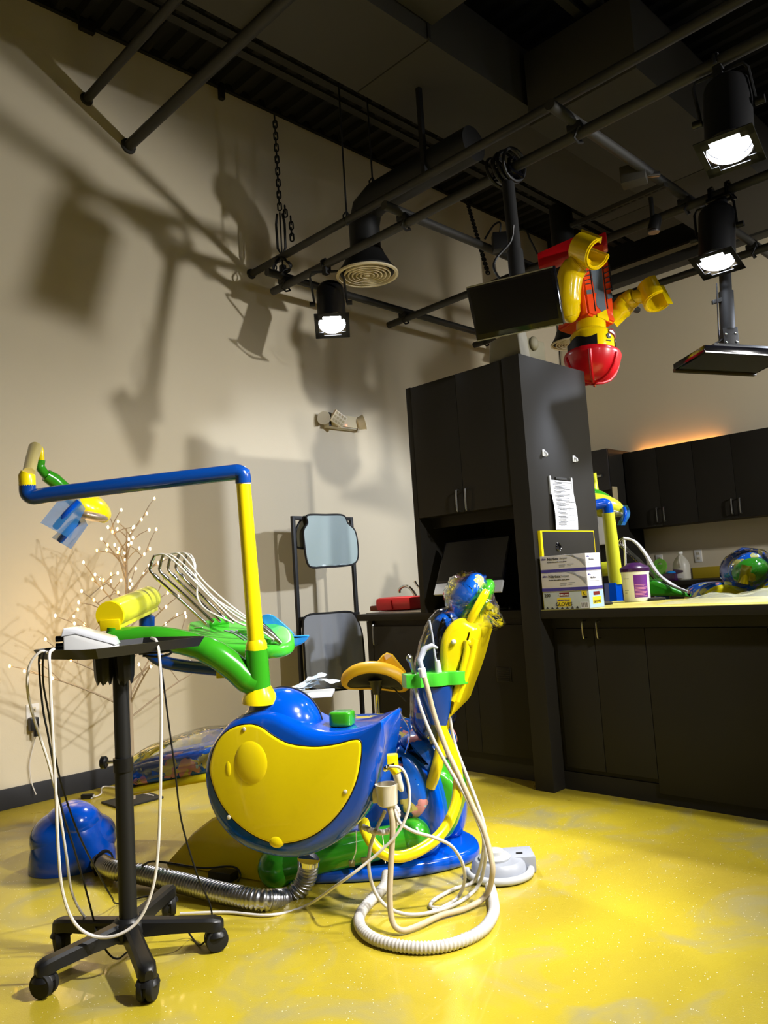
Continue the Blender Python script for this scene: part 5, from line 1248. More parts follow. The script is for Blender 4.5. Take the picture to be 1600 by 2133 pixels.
# --- green lift arm
ga, gb = D(578, 1806, 2.98), D(862, 1740, 2.96)
part('lift_arm', MB().tube([ga, ga.lerp(gb, 0.5), gb], [0.062, 0.060, 0.056], 24).ball(ga, 0.078, 0.07, 0.078).ball(gb, 0.064), 'green', ch)
for f in (0.55, 0.64): part('arm_screw', MB().obox(ga.lerp(gb, f)-F0*0.056-UP*0.03, CA, UP, F0, 0.012, 0.012, 0.006, 0.002), 'steel', ch)
# --- seat body shells
K = D(890, 1700, 3.05)
def C_(px, py, d): return PL(px, py, D(700, 1600, d), CN)
bs = [C_(800, 1600, 3.08), C_(850, 1585, 3.08), C_(892, 1612, 3.08), C_(912, 1660, 3.08), C_(922, 1720, 3.08), C_(915, 1765, 3.08), C_(880, 1795, 3.08), C_(820, 1800, 3.08), C_(760, 1790, 3.08), C_(740, 1700, 3.08)]
part('seat_body', MB().slab(crom(bs, 5, True), CN, 0.34, 0.05), 'blue', ch)
gs = [C_(880, 1600, 3.2), C_(915, 1606, 3.2), C_(940, 1625, 3.2), C_(956, 1660, 3.2), C_(952, 1710, 3.2), C_(930, 1750, 3.2), C_(880, 1740, 3.2)]
part('hinge_cover', MB().slab(crom(gs, 5, True), CN, 0.22, 0.03), 'green', ch)
gt = [C_(900, 1640, 3.34), C_(955, 1640, 3.34), C_(968, 1690, 3.34), C_(955, 1745, 3.34), C_(900, 1745, 3.34)]
part('hinge_cover', MB().slab(crom(gt, 5, True), CN, 0.1, 0.03), 'blue', ch)
# --- seat cushion and leg rest: loft along the chair
def loft(secs, half, m, name, nseg=20):
    mb = MB(); rows = []
    for c, hh, ww in secs:
        row = []
        for i in range(nseg):
            a = 2*PI*i/nseg; ca, sa = math.cos(a), math.sin(a)
            row.append(c + CN*(ww*math.copysign(abs(ca)**0.5, ca)) + UP*(hh*math.copysign(abs(sa)**0.5, sa)))
        rows.append(row)
    mb.grid(rows, close_u=True); mb.poly(rows[0]); mb.poly(rows[-1])
    return part(name, mb, m, ch, sharp=80)
def mid(px, py): 
    d = 3.5-(px-300)*0.000571; return D(px, py, d+0.12)
def secs(pts, n=5):
    cs = crom([mid(p[0], p[1]) for p in pts], n); k = len(pts)-1; out = []
    for i, c in enumerate(cs):
        f = min(i/n, k-1e-6); j = int(f); u = f-j
        out.append((c, pts[j][2]+(pts[j+1][2]-pts[j][2])*u, pts[j][3]+(pts[j+1][3]-pts[j][3])*u))
    return out
legs = [(279, 1612, 0.02, 0.10), (292, 1606, 0.045, 0.15), (340, 1594, 0.055, 0.17), (440, 1576, 0.06, 0.18), (560, 1552, 0.06, 0.2), (680, 1532, 0.06, 0.22), (780, 1528, 0.06, 0.23), (850, 1542, 0.055, 0.23), (880, 1556, 0.03, 0.2)]
loft(secs(legs), 0, 'print_vinyl', 'seat_cushion')
tray_ = [(278, 1634, 0.01, 0.1), (300, 1634, 0.02, 0.17), (440, 1604, 0.022, 0.2), (600, 1578, 0.025, 0.22), (780, 1560, 0.03, 0.25), (880, 1590, 0.03, 0.24)]
loft(secs(tray_), 0, 'yellow', 'seat_shell')
cov = [(272, 1608, 0.03, 0.12), (290, 1600, 0.06, 0.17), (340, 1578, 0.08, 0.19), (400, 1562, 0.085, 0.2), (460, 1556, 0.08, 0.2)]
loft(secs(cov), 0, 'clear_film', 'foot_cover_film')
rl = [C_(828, 1545, 3.10), C_(860, 1534, 3.10), C_(895, 1548, 3.10), C_(914, 1575, 3.10), C_(912, 1600, 3.10), C_(890, 1620, 3.10), C_(862, 1600, 3.10), C_(840, 1575, 3.10)]
part('seat_roll', MB().slab(crom(rl, 5, True), CN, 0.44, 0.05), 'print_vinyl', ch)
ar = [C_(822, 1562, 3.06), C_(850, 1575, 3.06), C_(876, 1610, 3.06), C_(892, 1660, 3.06), C_(885, 1690, 3.06), C_(862, 1710, 3.06), C_(830, 1690, 3.06), C_(815, 1620, 3.06)]
part('side_cushion', MB().slab(crom(ar, 5, True), CN, 0.12, 0.035), 'print_vinyl', ch)
# --- backrest
bc = [C_(886, 1545, 3.07), C_(862, 1515, 3.07), C_(856, 1470, 3.07), C_(862, 1410, 3.07), C_(874, 1350, 3.07), C_(890, 1305, 3.07), C_(908, 1282, 3.07), C_(930, 1276, 3.07), C_(950, 1288, 3.07), C_(938, 1320, 3.07), C_(925, 1400, 3.07), C_(915, 1480, 3.07), C_(905, 1540, 3.07)]
part('back_cushion', MB().slab(crom(bc, 4, True), CN, 0.42, 0.05), 'print_vinyl', ch)
fc = [C_(886, 1556, 3.05), C_(852, 1520, 3.05), C_(848, 1470, 3.05), C_(854, 1405, 3.05), C_(866, 1345, 3.05), C_(884, 1298, 3.05), C_(906, 1272, 3.05), C_(934, 1266, 3.05), C_(956, 1286, 3.05), C_(944, 1330, 3.05), C_(930, 1400, 3.05), C_(918, 1490, 3.05), C_(908, 1548, 3.05)]
mb = MB().slab(crom(fc, 4, True), CN, 0.46, 0.05); rr = random.Random(9)
for v in mb.bm.verts: v.co += V((rr.uniform(-1, 1), rr.uniform(-1, 1), rr.uniform(-1, 1)))*0.003
part('back_film', mb, 'clear_film', ch, sharp=180)
bsh = [C_(914, 1345, 3.02), C_(922, 1318, 3.02), C_(940, 1296, 3.02), C_(960, 1289, 3.02), C_(980, 1298, 3.02), C_(996, 1312, 3.02), C_(988, 1350, 3.02), C_(974, 1400, 3.02), C_(956, 1450, 3.02), C_(940, 1490, 3.02), C_(926, 1500, 3.02), C_(918, 1470, 3.02), C_(914, 1400, 3.02)]
part('back_shell', MB().slab(crom(bsh, 4, True), CN, 0.46, 0.035), 'yellow', ch)
part('shell_rib', MB().tube(crom([C_(974, 1334, 3.018), C_(972, 1362, 3.018), C_(960, 1410, 3.018), C_(944, 1460, 3.018)], 5), 0.014, 10).tube(crom([C_(990, 1332, 3.018), C_(982, 1370, 3.018), C_(970, 1410, 3.018), C_(952, 1460, 3.018)], 5), 0.012, 10).tube(crom([C_(974, 1336, 3.018), C_(982, 1342, 3.018), C_(990, 1332, 3.018)], 4), 0.013, 10), 'yellow', ch)
part('shell_button', MB().ball(C_(945, 1337, 3.015), 0.01, nu=10, nv=6), 'offwhite', ch)
part('back_hinge', MB().tube(crom([C_(925, 1490, 3.1), C_(918, 1560, 3.1), C_(906, 1610, 3.1), C_(895, 1640, 3.1)], 5), 0.022, 12), 'yellow', ch)
# --- headrest in its bag
hx = 3.02; H = lambda px, py, dd=0.0: D(px, py, hx+dd)
hu = (H(1015, 1215)-H(960, 1290)).normalized(); hn_ = hu.cross(F0).normalized()      # long axis up-right, hn_ perpendicular in picture
hr_ = part('headrest', MB().ball(H(993, 1252, 0.07), 0.105, 0.13, 0.042, ax=hu, ay=F0, az=hn_), 'green', ch)
part('head_cushion', MB().ball(H(972, 1238, 0.10), 0.100, 0.13, 0.056, ax=hu, ay=F0, az=hn_), 'print_vinyl', ch)
part('strap', MB().tube([H(978, 1296, -0.06), H(983, 1286, -0.07), H(1010, 1238, -0.07), H(1013, 1232, -0.06)], [0.013, 0.0165, 0.0165, 0.013], 14), 'yellow', ch)
part('neck_post', MB().tube([H(990, 1320, 0.1), H(998, 1290, 0.1), H(1005, 1262, 0.12)], [0.02, 0.017, 0.017], 12), 'yellow', ch)
part('lock_knob', MB().tube([H(1008, 1282, 0.02), H(1012, 1266, 0.02), H(1022, 1256, 0.02)], [0.014, 0.016, 0.014], 12).cyl(H(1014, 1268, 0.06), H(1020, 1262, -0.01), 0.013), 'yellow', ch)
bag = [H(933, 1262), H(930, 1240), H(938, 1215), H(950, 1196), H(988, 1187), H(1012, 1196), H(1028, 1222), H(1040, 1255), H(1052, 1285), H(1059, 1305), H(1040, 1314), H(1008, 1306), H(985, 1300), H(960, 1296), H(944, 1282)]
bo = crom(bag, 4, True); cc = sum(bo, V((0, 0, 0)))/len(bo); mb = MB(); rr = random.Random(2); rows = []
for k in range(13):
    a = PI*k/12; f = max(math.sin(a), 0.12)**0.6; rows.append([cc+(p-cc)*f+F0*(0.12-0.19*math.cos(a))+V((rr.uniform(-1, 1), rr.uniform(-1, 1), rr.uniform(-1, 1)))*0.007 for p in bo])
mb.grid(rows, close_u=True); mb.poly(rows[0]); mb.poly(rows[-1]); part('head_bag', mb, 'clear_film', ch, sharp=55)

# --- round unit body
un = ch
ou = [U(440, 1545), U(424, 1580), U(420, 1625), U(430, 1680), U(455, 1728), U(495, 1765), U(545, 1786), U(600, 1793), U(650, 1784), U(700, 1758), U(742, 1720), U(766, 1685), U(776, 1650), U(782, 1615), U(790, 1580), U(795, 1548), U(797, 1518), U(794, 1502), U(778, 1507), U(735, 1520), U(690, 1527), U(650, 1522), U(610, 1505), U(570, 1486), U(520, 1484), U(475, 1504)]
tailp = U(796, 1508)
ub_ = part('unit_body', MB().slab(crom(ou, 5, True), CN, 0.27, 0.042, seg=6, r2=0.03, wf=lambda p: min(1.0, 0.10+max(0.0, (p-tailp).length-0.012)/0.13)), 'blue', un)
py_ = [U(438, 1612), U(441, 1575), U(456, 1540), U(484, 1516), U(518, 1508), U(545, 1514), U(572, 1533), U(605, 1549), U(655, 1555), U(700, 1550), U(735, 1541), U(750, 1542), U(754, 1556), U(751, 1590), U(742, 1630), U(722, 1672), U(690, 1712), U(645, 1744), U(590, 1757), U(545, 1748), U(495, 1715), U(458, 1668)]
pn = part('side_panel', MB().slab([p+CN*0.009 for p in crom(py_, 5, True)], CN, 0.02, 0.010, seg=4), 'yellow', un)
bk_ = crom(py_, 5, True)
part('panel_gap', MB().tube([p+CN*0.0015 for p in bk_]+[bk_[0]+CN*0.0015], 0.0028, 6), 'black', pn)
part('panel_bulge', MB().ball(U(525, 1587, 0.004), 0.065, 0.077, 0.015, ax=CA, ay=UP, az=CN, nu=32, nv=16), 'yellow', pn, sharp=80)
part('panel_bulge', MB().ball(U(577, 1752, 0.002), 0.028, 0.022, 0.012, ax=CA, ay=UP, az=CN), 'yellow', pn)
part('panel_bulge', MB().ball(U(478, 1600, 0.006), 0.012, 0.03, 0.006, ax=CA, ay=UP, az=CN), 'yellow', pn)
for px, py in ((511, 1518), (721, 1648), (479, 1701)): part('screw_cap', MB().lathe(U(px, py, 0.008), [(0.0075, 0), (0.007, 0.003), (0.004, 0.0045)], axis=CN, n=16), 'offwhite', pn)
dm = U(556, 1536)-CN*0.135
dome = part('dome_cover', MB().ball(dm, 0.150, 0.150, 0.128, ax=CA, ay=UP, az=CN, nu=40, nv=24), 'blue', un, sharp=80)
part('dome_seam', MB().tube([dm-CN*0.03+(CA*math.cos(a)+UP*math.sin(a))*0.1478 for a in [PI*0.02+PI*0.96*i/40 for i in range(41)]], 0.003, 6), 'baseboard', dome)
gp = U(690, 1522)-CN*0.12
part('green_button', MB().slab([gp+UP*0.045+CA*(0.042*math.copysign(abs(math.cos(a))**0.5, math.cos(a)))-CN*(0.035*math.copysign(abs(math.sin(a))**0.5, math.sin(a))) for a in [2*PI*i/28 for i in range(28)]], UP, 0.05, 0.008), 'green', un)
part('rim_wire', MB().tube(crom([U(794, 1500)-CN*0.24, U(800, 1520)-CN*0.25, U(812, 1545)-CN*0.26, U(816, 1570)-CN*0.25, U(814, 1598)-CN*0.2], 5), 0.003, 6), 'chrome', un)
# notch hardware at the tail: cup, clips, valves
cp = D(808, 1632, 2.60)
part('cup_bracket', MB().obox(D(788, 1655, 2.62), R0, UP, F0, 0.02, 0.025, 0.015, 0.004), 'offwhite', un)
part('hose_cup', MB().lathe(D(808, 1678, 2.58), [(0.026, 0), (0.033, 0.006), (0.036, 0.055), (0.039, 0.07), (0.033, 0.07), (0.03, 0.05), (0.01, 0.04)], n=24), 'offwhite', un)
part('valve_block', MB().obox(D(818, 1586, 2.62), R0, UP, F0, 0.019, 0.024, 0.02, 0.006), 'yellow', un)
part('valve_tip', MB().tube([D(820, 1598, 2.6), D(828, 1612, 2.59)], [0.018, 0.016], 14), 'yellow', un)
part('valve_plug', MB().tube([D(826, 1612, 2.59), D(834, 1640, 2.59), D(838, 1648, 2.59)], [0.014, 0.012, 0.006], 12), 'offwhite', un)
part('fitting', MB().tube([D(800, 1599, 2.6), D(816, 1594, 2.59), D(822, 1592, 2.59)], 0.006, 8).ball(D(803, 1601, 2.59), 0.011, nu=10, nv=8), 'chrome', un)

# --- lamp post
pb = U(537, 1465)-CN*0.135
def P_(px, py, dd=0.0): return D(px, py, 2.78+dd)
lp = part('post_collar', MB().tube([P_(541, 1462), P_(541, 1452), P_(540, 1436), P_(539, 1432)], [0.064, 0.062, 0.046, 0.042], 28), 'yellow', ch)
part('post_sleeve', MB().tube([P_(540, 1438), P_(534, 1352)], [0.042, 0.0405], 28), 'green', ch)
part('post_ring', MB().tube([P_(534, 1352), P_(534, 1340), P_(533, 1332)], [0.039, 0.037, 0.030], 28), 'yellow', ch)
part('lamp_post', MB().tube([P_(533, 1336), P_(507, 1006)], [0.0295, 0.0255], 24), 'yellow', ch)
part('post_washer', MB().tube([P_(507, 1008), P_(507, 1004)], 0.026, 24), 'offwhite', ch)
la = crom([P_(507, 1006), P_(505, 990), P_(496, 984), P_(470, 986), P_(300, 1006), P_(120, 1028), P_(80, 1034), P_(66, 1034), P_(58, 1026), P_(57, 1010)], 6)
part('lamp_arm', MB().tube(la, 0.0285, 22), 'blue_dark', ch)
part('arm_cap', MB().tube([P_(507, 1005), P_(506, 978)], [0.0265, 0.024], 22), 'blue', ch)
part('arm_joint', MB().tube([P_(57, 1012), P_(56, 990), P_(58, 984)], [0.0285, 0.0285, 0.024], 22), 'yellow', ch)
part('upper_arm', MB().tube([P_(60, 986), P_(66, 958, 0.18), P_(73, 934, 0.36)], [0.022, 0.023, 0.025], 20).ball(P_(73, 934, 0.36), 0.026), mat('tube_highlit', (196, 180, 112), 0.35, coat=0.3), ch)  # yellow tube, its highlight blended into the base colour
part('drop_link', MB().tube(crom([P_(74, 932, 0.37), P_(84, 935, 0.38), P_(86, 950, 0.38), P_(86, 960, 0.38)], 4), 0.012, 12), 'yellow', ch)
part('elbow_joint', MB().tube(crom([P_(85, 958, 0.38), P_(84, 972, 0.38), P_(92, 985, 0.38), P_(100, 993, 0.38)], 4), 0.018, 14).tube([P_(96, 990, 0.38), P_(112, 1000, 0.4), P_(132, 1018, 0.42), P_(150, 1030, 0.42)], [0.026, 0.03, 0.03, 0.026], 16), 'green', ch)
lh = part('lamp_head', MB().ball(P_(184, 1056, 0.42), 0.095, 0.12, 0.058, ax=(R0*0.8-UP*0.6).normalized(), ay=F0, az=(UP*0.8+R0*0.6).normalized(), v0=0.38), 'yellow', ch)
part('lamp_lens', MB().ball(P_(190, 1074, 0.38), 0.062, 0.09, 0.022, ax=(R0*0.97-UP*0.25).normalized(), ay=F0, az=(UP*0.97+R0*0.25).normalized()), mat('lens_sparkle', (200, 180, 165), 0.25, metal=0.7, bump=1.0, bscale=180), lh)
for a, b, dd in (((165, 1045), (116, 1098), 0.3), ((163, 1085), (126, 1126), 0.34)):
    part('lamp_handle', MB().tube(crom([P_(*a, dd), P_((a[0]+b[0])/2-2, (a[1]+b[1])/2, dd-0.02), P_(*b, dd)], 4), 0.014, 12), 'blue', lh)
f1 = [P_(120, 1044, 0.27), P_(84, 1089, 0.27), P_(146, 1122, 0.27), P_(178, 1060, 0.27), P_(165, 1038, 0.3)]
part('film_sheet', MB().poly(f1), 'blue_film', lh)
f2 = [P_(145, 1085, 0.33), P_(108, 1120, 0.33), P_(148, 1144, 0.33), P_(183, 1094, 0.33), P_(172, 1070, 0.33)]
part('film_sheet', MB().poly(f2), 'blue_film', lh)

# --- delivery arm with console
part('green_arm', MB().tube(crom([P_(536, 1424), P_(516, 1416), P_(485, 1388, 0.0), P_(440, 1358, 0.0), P_(380, 1338, 0.02), P_(310, 1328, 0.04), P_(250, 1330, 0.05), P_(232, 1334, 0.05)], 6), [0.046]*6+[0.048]*6+[0.048]*8+[0.044]*10+[0.04]*12+[0.034], 22), 'green', ch)
part('arm_post', MB().tube([P_(235, 1332, 0.05), P_(236, 1306, 0.05)], 0.0245, 20), 'green', ch)
for dx in (-5, 8): part('arm_rod', MB().cyl(P_(233+dx, 1310, 0.05), P_(233+dx, 1292, 0.05), 0.007), 'chrome', ch)
e0_, e1_ = P_(229, 1282, 0.04), P_(312, 1246, 0.46)
ed = (e1_-e0_).normalized()
sb = part('spring_arm', MB().tube([e0_, e0_+ed*0.02, e1_-ed*0.02, e1_], [0.048, 0.051, 0.051, 0.048], 26).obox((e0_+e1_)/2-UP*0.034, ed, ed.cross(UP).normalized(), ed.cross(UP).cross(ed).normalized(), (e1_-e0_).length/2, 0.034, 0.018, 0.004), 'yellow_pale', ch)
part('end_cap', MB().tube([e0_-ed*0.004, e0_+ed*0.004], [0.051, 0.053], 26).obox(e0_-UP*0.034, ed, ed.cross(UP).normalized(), ed.cross(UP).cross(ed).normalized(), 0.006, 0.037, 0.02, 0.003), 'yellow', sb)
for dx in (-6, 7): part('arm_rod', MB().cyl(P_(305+dx, 1262, 0.45), P_(305+dx, 1284, 0.45), 0.007), 'chrome', ch)
part('blue_post', MB().tube([P_(306, 1281, 0.45), P_(306, 1284, 0.45), P_(306, 1318, 0.45), P_(304, 1340, 0.45)], [0.022, 0.032, 0.032, 0.026], 20), 'blue_dark', ch)
part('blue_arm', MB().tube(crom([P_(304, 1336, 0.45), P_(312, 1358, 0.45), P_(340, 1378, 0.44), P_(390, 1388, 0.42), P_(440, 1393, 0.38), P_(480, 1398, 0.34)], 5), 0.026, 18), 'blue_dark', ch)
part('arm_block', MB().obox(P_(478, 1402, 0.34), R0, UP, F0, 0.045, 0.014, 0.04, 0.004), 'yellow', ch)
part('console_stem', MB().tube([P_(492, 1398, 0.34), P_(500, 1350, 0.34)], 0.03, 16), 'offwhite', ch)
n_ = (UP*0.955-F0*0.29).normalized(); c0_ = D(500, 1322, 3.1)
Q = lambda px, py: PL(px, py, c0_, n_)
co = [Q(390, 1298), Q(394, 1318), Q(425, 1336), Q(470, 1346), Q(530, 1350), Q(585, 1346), Q(612, 1332), Q(604, 1308), Q(570, 1296), Q(510, 1292), Q(440, 1290), Q(405, 1292)]
con = part('console', MB().slab(crom(co, 4, True), n_, 0.05, 0.018), 'green_light', ch)
part('console_ridge', MB().tube(crom([Q(500, 1318)+n_*0.004, Q(530, 1326)+n_*0.006, Q(560, 1340)+n_*0.004], 4), 0.012, 10), 'green_light', con)
part('emblem', MB().ball(Q(414, 1308), 0.02, 0.012, 0.004, ax=R0, ay=F0, az=n_), 'chrome', con)
for k in range(3): part('vent_slot', MB().tube(crom([Q(468+12*k, 1314), Q(488+10*k, 1320), Q(510+8*k, 1334)], 4), 0.004, 6), 'grey_plastic', con)
part('whip_hinge', MB().cyl(Q(436, 1303)+n_*0.012, Q(476, 1297)+n_*0.012, 0.017), 'green_light', con)
Zm = lambda x, y: (180+x/3.2, 1120+y/3.2)
wh = [((800, 575), (440, 240), (430, 180), (455, 118)), ((848, 565), (503, 240), (493, 180), (512, 114)), ((892, 560), (560, 235), (549, 172), (568, 108)), ((935, 558), (612, 232), (600, 170), (618, 106)), ((975, 562), (662, 215), (650, 165), (668, 106))]
cords = [((455, 118), (520, 112), (600, 170), (740, 310), (900, 470), (1000, 560), (1160, 620), (1250, 680)), ((512, 114), (570, 120), (680, 210), (820, 370), (940, 480), (1060, 560), (1180, 600), (1270, 680)), ((568, 108), (620, 108), (700, 190), (800, 310), (960, 450), (1100, 550), (1200, 600), (1290, 690)), ((618, 106), (660, 104), (710, 160), (730, 260), (738, 330), (742, 400), (800, 480), (980, 570)), ((668, 106), (700, 120), (725, 180), (733, 280), (850, 400), (1000, 500), (1120, 575), (1210, 620))]
for k, (w_, c_) in enumerate(zip(wh, cords)):
    dd = 0.30+0.045*k
    pts = [P_(*Zm(*w_[0]), 0.32), P_(*Zm((w_[0][0]*0.5+w_[1][0]*0.5), (w_[0][1]+w_[1][1])/2), dd), P_(*Zm(*w_[1]), dd), P_(*Zm(*w_[2]), dd), P_(*Zm(*w_[3]), dd)]
    part('whip', MB().tube(crom(pts, 6), 0.0062, 10), 'chrome', con)
    part('whip_clip', MB().tube([P_(*Zm(w_[1][0]+12, w_[1][1]+10), dd), P_(*Zm(w_[1][0]+40, w_[1][1]+38), dd)], 0.0085, 10), 'steel', con)
    cp_ = [P_(*Zm(*q), dd-0.02*i) for i, q in enumerate(c_)]
    part('instrument_cord', MB().tube(crom(cp_, 5), 0.0038, 8), 'cable_white', con)
for k, (a, b) in enumerate((((1170, 590), (1300, 705)), ((1150, 560), (1285, 690)))): part('handpiece', MB().tube([P_(*Zm(*a), 0.2+0.04*k), P_(*Zm((a[0]+b[0])/2, (a[1]+b[1])/2), 0.19+0.04*k), P_(*Zm(*b), 0.18+0.04*k)], [0.008, 0.012, 0.007], 12), 'steel', con)
hw = [P_(*Zm(*q), 0.42) for q in ((1175, 515), (1240, 512), (1330, 580), (1385, 640), (1360, 655), (1270, 640), (1180, 570))]
part('wrapped_screen', MB().slab(crom(hw, 4, True), (UP*0.5-F0*0.86).normalized(), 0.02, 0.006), 'blue_light', con)
hw2 = [P_(*Zm(*q), 0.36) for q in ((1330, 655), (1400, 655), (1480, 650), (1470, 680), (1430, 712), (1365, 730), (1355, 690))]
part('wrapped_handle', MB().slab(crom(hw2, 3, True), -F0, 0.03, 0.008), 'blue_light', con)
part('handle_band', MB().obox(P_(*Zm(1322, 678), 0.38), R0, UP, F0, 0.02, 0.014, 0.014, 0.003), 'yellow', con)
# --- patient tray on its bracket
tq = lambda px, py, d: D(px, py, d)
pt = part('tray_bracket', MB().tube([P_(552, 1448, 0.04), P_(560, 1440, 0.12), P_(590, 1448, 0.4)], 0.016, 12), 'yellow', ch)
zt_ = D(640, 1446, 3.25).z
tc0 = D(632, 1444, 3.25); tc0.z = zt_
part('tray_plate', MB().obox(tc0, R0, F0, UP, 0.125, 0.09, 0.006, 0.004), 'white', ch)
# --- assistant holder
ah = lambda px, py, dd=0.0: D(px, py, 2.88+dd)
ga_, gb_ = ah(842, 1418), ah(968, 1408, 0.06); gd = (gb_-ga_); gl = gd.length; gd.normalize(); gu = (UP - gd*UP.dot(gd)).normalized(); gg = gu.cross(gd)
out_ = []
for i in range(33):
    u = i/32; out_.append(ga_+gd*(gl*u)-gg*(0.03+0.014*abs(math.sin(u*PI*3.0)))+gu*0.024)
for i in range(33):
    u = 1-i/32; out_.append(ga_+gd*(gl*u)+gg*(0.03+0.014*abs(math.sin(u*PI*3.0)))+gu*0.024)
hol = part('holder_plate', MB().slab(out_, gu, 0.05, 0.003), 'green_light', ch)
mb = MB(); rows = []
for (xa, ya), (xb, yb), w in (((868, 1432), (944, 1428), 0.034), ((872, 1450), (942, 1450), 0.032), ((884, 1480), (938, 1480), 0.026), ((895, 1508), (931, 1510), 0.02)):
    a, b = ah(xa, ya, 0.03), ah(xb, yb, 0.03); c = (a+b)/2; h = (b-a)/2
    rows.append([c+h*math.cos(2*PI*i/18)+F0*(w*math.sin(2*PI*i/18)) for i in range(18)])
mb.grid(rows, close_u=True); mb.poly(rows[0]); mb.poly(rows[-1]); part('holder_body', mb, 'blue_dark', ch)
tube_pts = [ah(912, 1500, 0.03), ah(930, 1540, 0.03), ah(946, 1580, 0.02), ah(954, 1625, 0.0), ah(948, 1680, -0.04), ah(920, 1735, -0.1), ah(872, 1772, -0.16), ah(825, 1785, -0.18), ah(788, 1770, -0.18), ah(765, 1738, -0.14), ah(758, 1712, -0.08)]
part('holder_arm', MB().tube(crom(tube_pts, 6), 0.0195, 16), 'yellow', ch)
part('syringe', MB().tube([ah(866, 1412), ah(856, 1380), ah(854, 1374)], [0.009, 0.008, 0.011], 12).ball(ah(853, 1371), 0.014, 0.012, 0.014, nu=12, nv=8), 'steel', ch)
part('suction_tip', MB().tube([ah(882, 1410, -0.05), ah(878, 1392, -0.05)], [0.013, 0.014], 14), 'white', ch)
part('suction_valve', MB().tube([ah(880, 1394, -0.04), ah(874, 1376, -0.02), ah(884, 1352), ah(900, 1345), ah(912, 1350)], [0.008, 0.012, 0.012, 0.01, 0.004], 12), 'grey_plastic', ch)
part('saliva_tip', MB().tube([ah(912, 1395, 0.02), ah(906, 1365, 0.02), ah(900, 1320, 0.02), ah(894, 1292, 0.02)], [0.006, 0.004, 0.004, 0.005], 10), 'grey_plastic', ch)
part('tip_sleeve', MB().tube([ah(914, 1402, 0.02), ah(911, 1376, 0.02)], [0.013, 0.010], 12), 'grey_light', ch)
# --- hoses
def hose(pts, r, m, n=10): part('hose', MB().tube(crom(pts, 7), r, n), m, ch, sharp=80)
A_ = ah
hose([A_(881, 1400, -0.05), A_(892, 1440, -0.06), A_(905, 1490, -0.06), A_(930, 1560, -0.08), A_(958, 1620, -0.12), A_(985, 1680, -0.16), A_(1008, 1730, -0.2), A_(1022, 1780, -0.24), A_(1026, 1820, -0.26), Z(1012, 1866, 0.03), Z(970, 1892, 0.014), Z(920, 1906, 0.014), Z(872, 1928, 0.014), Z(838, 1938, 0.014), D(818, 1920, 2.48), D(812, 1870, 2.5), D(815, 1790, 2.53), D(818, 1720, 2.55), D(811, 1676, 2.57)], 0.0095, 'hose_tan')
hose([A_(863, 1430), A_(880, 1485, -0.01), A_(905, 1545, -0.02), A_(935, 1600, -0.02), A_(965, 1650, -0.04), A_(995, 1710, -0.1), A_(1008, 1760, -0.14), Z(990, 1832, 0.02), Z(945, 1852, 0.01), Z(905, 1874, 0.01), Z(897, 1888, 0.01), Z(915, 1893, 0.01)], 0.0065, 'hose_grey')
hose([A_(936, 1490, 0.1), A_(948, 1550, 0.1), A_(972, 1615, 0.06), A_(995, 1675, 0.0), A_(1010, 1725, -0.06), A_(1013, 1775, -0.16), Z(998, 1842, 0.02), Z(955, 1880, 0.01), Z(900, 1900, 0.01), Z(850, 1905, 0.01), D(808, 1890, 2.62), D(780, 1855, 2.62), D(768, 1800, 2.62), D(777, 1745, 2.62), D(802, 1690, 2.6)], 0.0062, 'hose_grey')
hose([D(812, 1596, 2.58), D(838, 1602, 2.56), D(852, 1640, 2.55), D(850, 1690, 2.54), D(825, 1740, 2.53), D(775, 1788, 2.53), D(710, 1838, 2.54), Z(635, 1888, 0.008), Z(560, 1906, 0.008), Z(470, 1900, 0.008), Z(375, 1903, 0.008)], 0.0048, 'cable_white')
hose([D(820, 1678, 2.6), D(832, 1712, 2.58), D(862, 1732, 2.58), D(905, 1745, 2.6), D(940, 1762, 2.62), D(962, 1795, 2.64), D(968, 1832, 2.66), Z(955, 1868, 0.012), Z(925, 1888, 0.008), Z(900, 1897, 0.008)], 0.0058, 'hose_grey')
pth = crom([D(806, 1820, 2.86), D(800, 1846, 2.8), Z(772, 1876, 0.02), Z(750, 1906, 0.018), Z(752, 1932, 0.018), Z(778, 1955, 0.018), Z(830, 1970, 0.018), Z(890, 1974, 0.018), Z(950, 1964, 0.018), Z(1004, 1938, 0.018), Z(1028, 1903, 0.018), Z(1027, 1872, 0.018), Z(1021, 1848, 0.018)], 30)
part('ribbed_hose', MB().tube(pth, [0.0175+0.0016*math.cos(i*2*PI/4) for i in range(len(pth))], 14), 'hose_grey', ch, sharp=80)
pth = crom([D(756, 1722, 2.62), D(780, 1732, 2.6), D(806, 1732, 2.6), D(824, 1718, 2.6), D(828, 1690, 2.6), D(818, 1676, 2.6)], 14)
part('ribbed_hose', MB().tube(pth, [0.0098+0.0009*math.cos(i*2*PI/4) for i in range(len(pth))], 12), 'hose_grey', ch, sharp=80)
part('cable_tie', MB().tube(crom([D(796, 1735, 2.8), D(800, 1765, 2.8), D(803, 1798, 2.8)], 4), 0.002, 5), 'white', ch)
part('cable_tie', MB().tube(crom([D(742, 1730, 2.66), D(742, 1770, 2.66), D(732, 1798, 2.66)], 4), 0.002, 5), 'white', ch)

